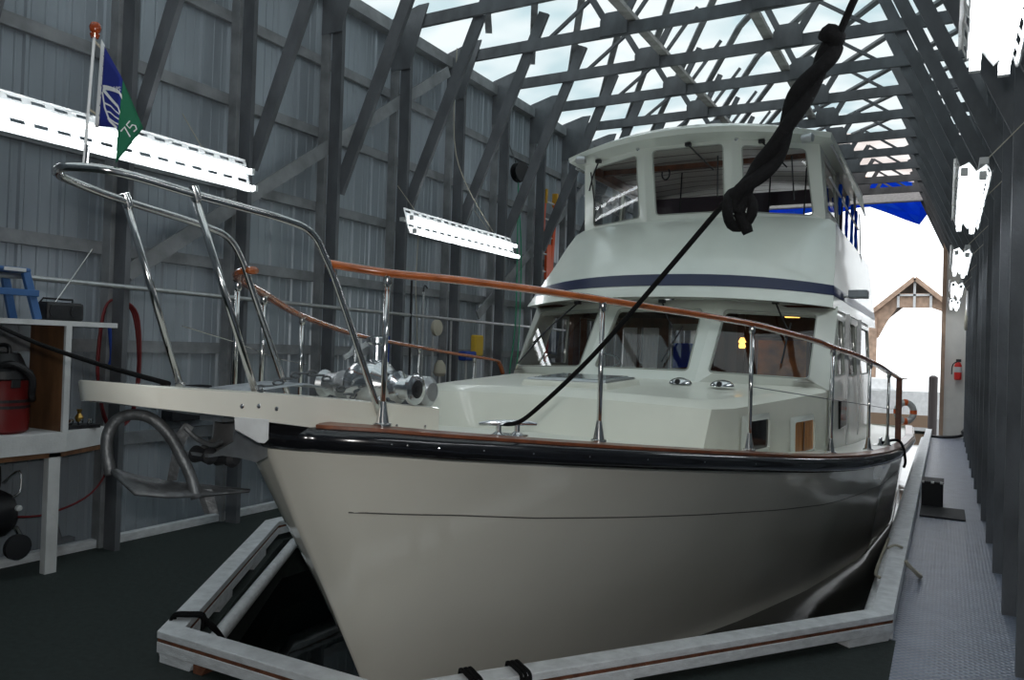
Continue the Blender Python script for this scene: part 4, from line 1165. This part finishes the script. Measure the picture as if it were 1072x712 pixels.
# radio
rd = thing('portable_radio',(-5.45,3.22,1.745),'black portable radio with a raised aerial on the upper shelf','radio')
MB().box(-5.56,-5.42,3.13,3.40,1.745,1.875).build('body','black_plastic',rd,bevel=.02)
MB().lathe((-5.42,3.34,1.81),(1,0,0),[(0,.045),(.008,.045),(.01,.03)],20).build('speaker_grille','rubber',rd)
MB().lathe((-5.42,3.19,1.81),(1,0,0),[(0,.045),(.008,.045),(.01,.03)],20).build('speaker_grille','rubber',rd)
MB().tube([(-5.50,3.23,1.87),(-5.45,3.46,2.28)],.0035,6).build('aerial','stainless',rd); MB().tube([(-5.54,3.15,1.87),(-5.52,3.16,1.90),(-5.52,3.37,1.90),(-5.54,3.38,1.87)],.007,6).build('handle','black_plastic',rd)
# brass regulator and fittings
rg = thing('hose_fitting',(-5.52,3.47,.97),'brass and chrome air hose fitting on the open end of the workbench','hose fitting')
MB().lathe((-5.50,3.44,1.02),(0,0,1),[(0,.02),(.03,.03),(.05,.02),(.06,.012),(.09,.02)],14).build('regulator','brass',rg,smooth=True)
for k in range(3): MB().lathe((-5.52+.02*k,3.38+.06*k,.995),(.3,.2,1),[(0,.012),(.02,.02),(.045,.016),(.05,.008)],10).build('coupling','chrome',rg,smooth=True)
MB().box(-5.62,-5.46,3.34,3.58,.97,.995).build('tray','black_plastic',rg)
# compressor under the bench
cp_ = thing('air_compressor',(-5.60,2.88,.12),'black air compressor with wheels under the workbench','compressor')
MB().lathe((-5.60,2.55,.42),(0,1,0),[(0,.05),(.03,.13),(.08,.16),(.42,.16),(.47,.13),(.50,.05)],24).build('tank','black_plastic',cp_,smooth=True)
m = MB(); m.box(-5.68,-5.52,2.66,2.84,.58,.70); m.lathe((-5.6,2.9,.60),(0,0,1),[(0,.06),(.05,.065),(.14,.06),(.17,.03)],16); m.build('motor','rubber',cp_,smooth=True)
MB().tube([(-5.6,2.98,.62),(-5.55,3.06,.70),(-5.52,3.05,.56),(-5.56,2.98,.52)],.008,8,smooth=4).build('pipe','chrome',cp_,smooth=True)
for y in (2.60,3.0): MB().lathe((-5.45,y,.21),(1,0,0),[(0,.05),(.005,.085),(.04,.085),(.045,.05)],20).build('wheel','rubber',cp_,smooth=True)
MB().lathe((-5.44,3.0,.47),(1,0,0),[(0,.02),(.02,.02),(.022,.008)],14).build('gauge','white_paint',cp_)
MB().tube([(-5.5,3.02,.33),(-5.48,3.06,.24)],.018,8).build('drain_valve','chrome',cp_)
MB().tube([(-5.45,2.45,.6),(-5.42,2.2,.72),(-5.42,2.1,.74)],.012,8).build('handle','black_plastic',cp_)
# red hose coil hung on the post
rh = MB()
for k in range(3):
    x = -5.70+.012*k
    rh.tube([(x,3.74-.01*k,1.86),(x,3.85,1.93),(x,3.98+.01*k,1.83),(x,4.04,1.45),(x,4.0,1.05),(x,3.87,.93),(x,3.76,1.02),(x,3.70-.012*k,1.4)],.010,8,smooth=5,closed=True)
rh.tube([(-5.70,3.80,.98),(-5.70,3.84,.7),(-5.66,3.66,.45),(-5.6,3.3,.36),(-5.6,3.05,.38)],.008,8,smooth=5)
hose_o = rh.build('air_hose','hose_red',smooth=True,angle=2); tag(hose_o,'dark red air hose coiled on the post beside the workbench','hose')
bh = MB().tube([(-5.68,3.77,1.72),(-5.67,3.79,1.5),(-5.68,3.78,1.42)],.016,8,smooth=3).build('spray_grip','brush_blue',hose_o,smooth=True)
m = MB(); m.box(-5.85,-5.70,4.38,4.78,.94,1.24); tag(m.build('wall_box','rubber',bevel=.01),'dark box on the left wall behind the bow platform','box')
# trolley-like dark foot on the kick board
m = MB().beam((-5.66,3.42,.12),(-5.70,3.36,.36),.05,.06); m.box(-5.70,-5.62,3.36,3.52,.12,.15); tag(m.build('bracket','timber'),'short grey bracket standing on the kick board past the workbench','bracket')

# ================================================================ LEFT WALL GEAR
m = MB().lathe((-5.70,10.22,4.30),(1,-.3,0),[(0,.11),(.01,.15),(.03,.15),(.035,.09),(.10,.09),(.105,.15),(.125,.15),(.13,.06)],24)
rl_ = m.build('line_reel','black_plastic',smooth=True,angle=.5); tag(rl_,'black reel hung high on the left wall','reel')
MB().tube([(-5.70,10.2,4.42),(-5.80,10.1,4.75)],.008,6).build('hanger','galv_anchor',rl_)
m = MB().tube([(-5.66,10.2,4.15),(-5.50,9.95,3.0),(-5.44,9.85,2.0),(-5.46,9.75,1.2),(-5.46,9.8,.5)],.010,8,smooth=5); m.tube([(-5.46,9.86,3.8),(-5.46,10.0,3.0),(-5.46,10.0,1.7),(-5.46,9.9,1.1)],.010,8,smooth=4)
tag(m.build('green_hose','hose_green',smooth=True,angle=2),'green garden hose hanging below the black reel','hose')
m = MB().tube([(-5.30,7.9,5.3),(-5.33,7.95,4.2),(-5.35,8.3,3.7),(-5.3,8.9,3.2)],.006,6,smooth=4); m.tube([(-5.34,7.3,3.1),(-5.4,7.35,2.4),(-5.45,7.5,1.6)],.005,6)
tag(m.build('light_cord','rope_cream',smooth=True),'thin pale cord looping down to the far left strip light','cord')
# extension ladder
ld = thing('ladder',(-5.72,11.3,1.0),'orange and white extension ladder against the left wall beside the flybridge','ladder')
for y,mm_ in ((11.09,'ladder_orange'),(11.48,'ladder_orange')):
    MB().beam((-5.76,y,1.3),(-5.66,y,4.15 if y < 11.2 else 4.05),.03,.08,(0,1,0)).build('rail',mm_,ld); MB().box(-5.71,-5.62,y-.025,y+.025,4.0,4.22).build('rail_tip','ladder_yellow',ld)
for k in range(9): MB().tube([(-5.74+.009*k,11.07,1.8+.28*k),(-5.74+.009*k,11.50,1.8+.28*k)],.015,8).build('rung','white_paint',ld)
MB().box(-5.72,-5.68,11.27,11.46,2.80,3.37).build('spreader','ladder_orange',ld)
# brushes, mops and poles
def pole(y, z0, z1, m_, head=None, lab='', col='white_paint', lean=.03):
    root = thing('cleaning_pole' if head else 'boat_pole',(-5.48,y,z0),lab,'pole','poles and brushes leaning on the left wall')
    MB().tube([(-5.46,y,z0),(-5.50,y+lean,z1)],.014,8).build('shaft',m_,root,smooth=True)
    if head == 'sponge': MB().box(-5.53,-5.44,y+lean-.10,y+lean+.10,z1-.02,z1+.26).build('sponge_head','sponge_yellow',root,bevel=.02)
    if head == 'brush': MB().box(-5.54,-5.42,y+lean-.14,y+lean+.14,z1-.02,z1+.10).build('brush_head','brush_blue',root,bevel=.02)
    if head == 'mop': MB().lathe((-5.5,y+lean,z1-.02),(0,0,1),[(0,.05),(.04,.08),(.14,.07),(.2,.03)],14).build('mop_head','rope_cream',root,smooth=True)
    if head == 'hook': MB().tube([(-5.5,y+lean,z1),(-5.5,y+lean+.02,z1+.08),(-5.5,y+lean+.08,z1+.05)],.010,8,smooth=3).build('hook','black_plastic',root,smooth=True)
pole(8.86,.0,1.56,'white_paint','sponge','pole with a yellow sponge head on the left wall behind the far handrail')
pole(8.62,.0,1.50,'white_paint','brush','pole with a blue brush head on the left wall beside the yellow sponge')
pole(8.02,.0,1.30,'white_paint','mop','short pole with a pale mop head on the left wall')
pole(7.62,.0,2.30,'aluminium','hook','tall pale boat hook on the left wall under the far strip light')
pole(7.38,.0,2.45,'black_plastic',None,'tall dark pole on the left wall under the far strip light')
pole(6.95,.0,1.75,'brush_blue',None,'short pole with a blue grip on the left wall',lean=.06)
pole(8.24,.0,2.0,'aluminium',None,'thin metal pole on the left wall between the mop and the blue brush')
pole(7.84,.0,1.9,'aluminium',None,'thin metal pole on the left wall right of the boat hook')
m = MB().tube([(-5.48,6.35,1.55),(-5.44,6.45,1.72),(-5.40,6.42,1.45)],.018,8,smooth=3); m.beam((-5.48,6.25,1.5),(-5.48,6.62,1.66),.02,.05)
tag(m.build('wall_bracket','white_scuffed',smooth=True),'pale curved bracket on the left wall above the far handrail','bracket')
m = MB().tube([(-5.47,6.02,2.28),(-5.46,6.02,2.42)],.022,10); tag(m.build('wall_grip','brush_blue',smooth=True),'small blue grip hung on a left wall post above the pipe','grip')
m = MB().lathe((-5.5,7.9,1.88),(1,0,0),[(0,.03),(.02,.1),(.06,.1),(.07,.03)],18); tag(m.build('tan_float','rope_cream',smooth=True),'small tan round float on the left wall below the far strip light','float')

# ================================================================ RIGHT WALKWAY
sb = thing('step_box',(-.12,10.3,0),'black boarding step box standing on the right walkway by the curb','step box')
MB().box(-.21,.01,10.18,10.55,0,.27).build('box_body','rubber',sb,bevel=.01)
MB().box(-.215,.015,10.16,10.57,.27,.285).build('step_tread','rubber',sb,bevel=.004)
m = MB()
for x in (-.20,-.10,-.01): m.box(x-.015,x+.015,10.158,10.20,.268,.288)
m.build('edge_marks','white_paint',sb)
tag(MB().box(-.21,.22,9.45,10.12,0.0,.018).build('door_mat','rubber',bevel=.004),'flat black mat lying in front of the black step box','mat')
# end wall items
fe = thing('fire_extinguisher',(.24,19.9,1.3),'red fire extinguisher on the pale end wall of the walkway','fire extinguisher')
MB().lathe((.24,19.89,1.28),(0,0,1),[(0,.06),(.02,.075),(.32,.075),(.38,.05),(.40,.025)],18).build('cylinder','extinguisher_red',fe,smooth=True)
MB().box(.20,.30,19.86,19.92,1.68,1.74).build('valve','black_plastic',fe); MB().lathe((.24,19.89,1.45),(0,0,1),[(0,.0765),(.12,.0765)],18).build('label','white_paint',fe)
MB().tube([(.26,19.86,1.70),(.14,19.84,1.62),(.12,19.84,1.40)],.012,8,smooth=3).build('hose','black_plastic',fe,smooth=True)
hrl = thing('hose_reel',(.40,18.6,2.85),'pale round hose reel on the right wall near the end wall','hose reel')
MB().lathe((.34,18.6,2.85),(1,0,0),[(0,.2),(.01,.3),(.03,.3),(.04,.18),(.10,.18),(.11,.3),(.13,.3),(.14,.1)],24).build('reel','white_paint',hrl,smooth=True,angle=.5)
MB().tube([(.36,18.4,2.75),(.34,18.5,2.4),(.36,18.75,2.4),(.38,18.8,2.7)],.03,8,smooth=4).build('hose','rope_cream',hrl,smooth=True)
m = MB().tube([(-.25,19.6,.02),(.0,19.5,.03),(.25,19.6,.05),(.40,19.7,.1)],.03,8,smooth=4); m.lathe((.44,19.6,.08),(0,0,1),[(0,.1),(.1,.12),(.18,.06)],12)
tag(m.build('black_hose','black_plastic',smooth=True),'black hose lying across the far end of the walkway','hose')
# blue tarp and header at the open end
m = MB()
m.box(-4.85,-.1,20.0,20.14,5.35,5.62); struct(m.build('trim_8','white_scuffed'))
rows = []
edge = [(-4.85,5.35),(-4.0,5.2),(-3.0,5.35),(-2.4,5.3),(-2.0,5.42),(-1.7,5.40),(-1.3,5.22),(-.9,5.05),(-.62,4.92),(-.45,5.15),(-.30,5.45)]
for j in range(7):
    t = j/6; rows.append([(x,20.75+.10*math.sin(i*1.9+j*1.1)+.1*t, 6.15*(1-t)+z*t) for i,(x,z) in enumerate(edge)])
m = MB().loft(rows); tag(m.build('tarpaulin','tarp_blue',smooth=False,solid=.006),'crumpled blue tarpaulin hanging over the top of the open end','tarpaulin')
m = MB().box(-2.0,-.5,20.58,20.63,6.0,6.10); tag(m.build('orange_batten','orange_beam'),'orange batten above the blue tarpaulin','batten')
# ================================================================ OUTSIDE
tag(MB().lathe((-.28,24,-1.5),(0,0,1),[(0,.11),(2.75,.11),(2.8,.05)],12).build('mooring_pile','pile',smooth=True),'dark mooring pile standing in the water beyond the open end','pile')
bhs = thing('neighbour_boathouse',(-1.5,45,0),'brown gabled boathouse across the water seen through the open end','boathouse')
ax,az = -1.48,5.95; el,er,ez = -3.75,.80,3.95
for a,b in (((el,ez),(ax,az)),((ax,az),(er,ez))):
    MB().beam((a[0],45,a[1]),(b[0],45,b[1]),.12,.22,V((b[0]-a[0],0,b[1]-a[1])).cross(V((0,1,0)))).build('barge_board','brown_cladding',bhs)
    m = MB(); m.add([(a[0],45,a[1]),(b[0],45,b[1]),(b[0],55,b[1]),(a[0],55,a[1])],[(0,1,2,3)]); m.build('roof','brown_cladding',bhs,solid=.05)
m = MB(); m.prism([(el+.2,45.3,ez-.1),(el+.2,45.3,ez+.02),(ax-.85,45.3,az-.75),(ax+.85,45.3,az-.75),(er-.2,45.3,ez+.02),(er-.2,45.3,ez-.1),(er-.35,45.3,ez-.5),(er-.75,45.3,ez+.22),(ax+.8,45.3,4.45),(ax-.8,45.3,4.45),(el+1.0,45.3,ez-.25),(el+.6,45.3,ez-1.1),(el+.2,45.3,ez-1.1)],(0,.15,0)); m.build('portal','brown_cladding',bhs)
for x in (el+.35,er-.35): MB().box(x-.2,x+.2,45.1,45.3,-.5,ez).build('post','brown_cladding',bhs)
for x in (ax-.75,ax,ax+.75): MB().box(x-.06,x+.06,45.15,45.3,4.45,5.2+(.6 if x==ax else 0)).build('king_post','white_paint',bhs)
MB().box(ax-.8,ax+.8,45.15,45.3,5.05,5.15).build('tie_beam','white_paint',bhs)
m = MB(); m.box(-4.6,-.35,27,28.2,-.35,-.05); m.box(-4.6,-.35,26.98,27.0,-.35,.02)
tag(m.build('floating_dock','far_dock'),'low brown floating dock outside the open end','dock')
sk = thing('moored_runabout',(-2.3,33,-.4),'low white boat moored outside beyond the floating dock','boat')
rows = []
for k in range(13):
    t = k/12; w_ = 1.0*math.sin(PI*min(1,.12+t*.95)**.8)+.05
    rows.append([(-4.3+4.2*t,33-w_,.55),(-4.3+4.2*t,33-w_*.8,-.5),(-4.3+4.2*t,33+w_*.8,-.5),(-4.3+4.2*t,33+w_,.55)])
MB().loft(rows,closed=True,cap=True).build('hull','white_paint',sk,smooth=True,angle=.6)
MB().hexa([(-3.2,32.5,.55),(-1.6,32.5,.55),(-1.6,33.5,.55),(-3.2,33.5,.55),(-2.9,32.6,1.0),(-1.9,32.6,1.0),(-1.9,33.4,1.0),(-2.9,33.4,1.0)]).build('cabin','white_paint',sk,bevel=.05)
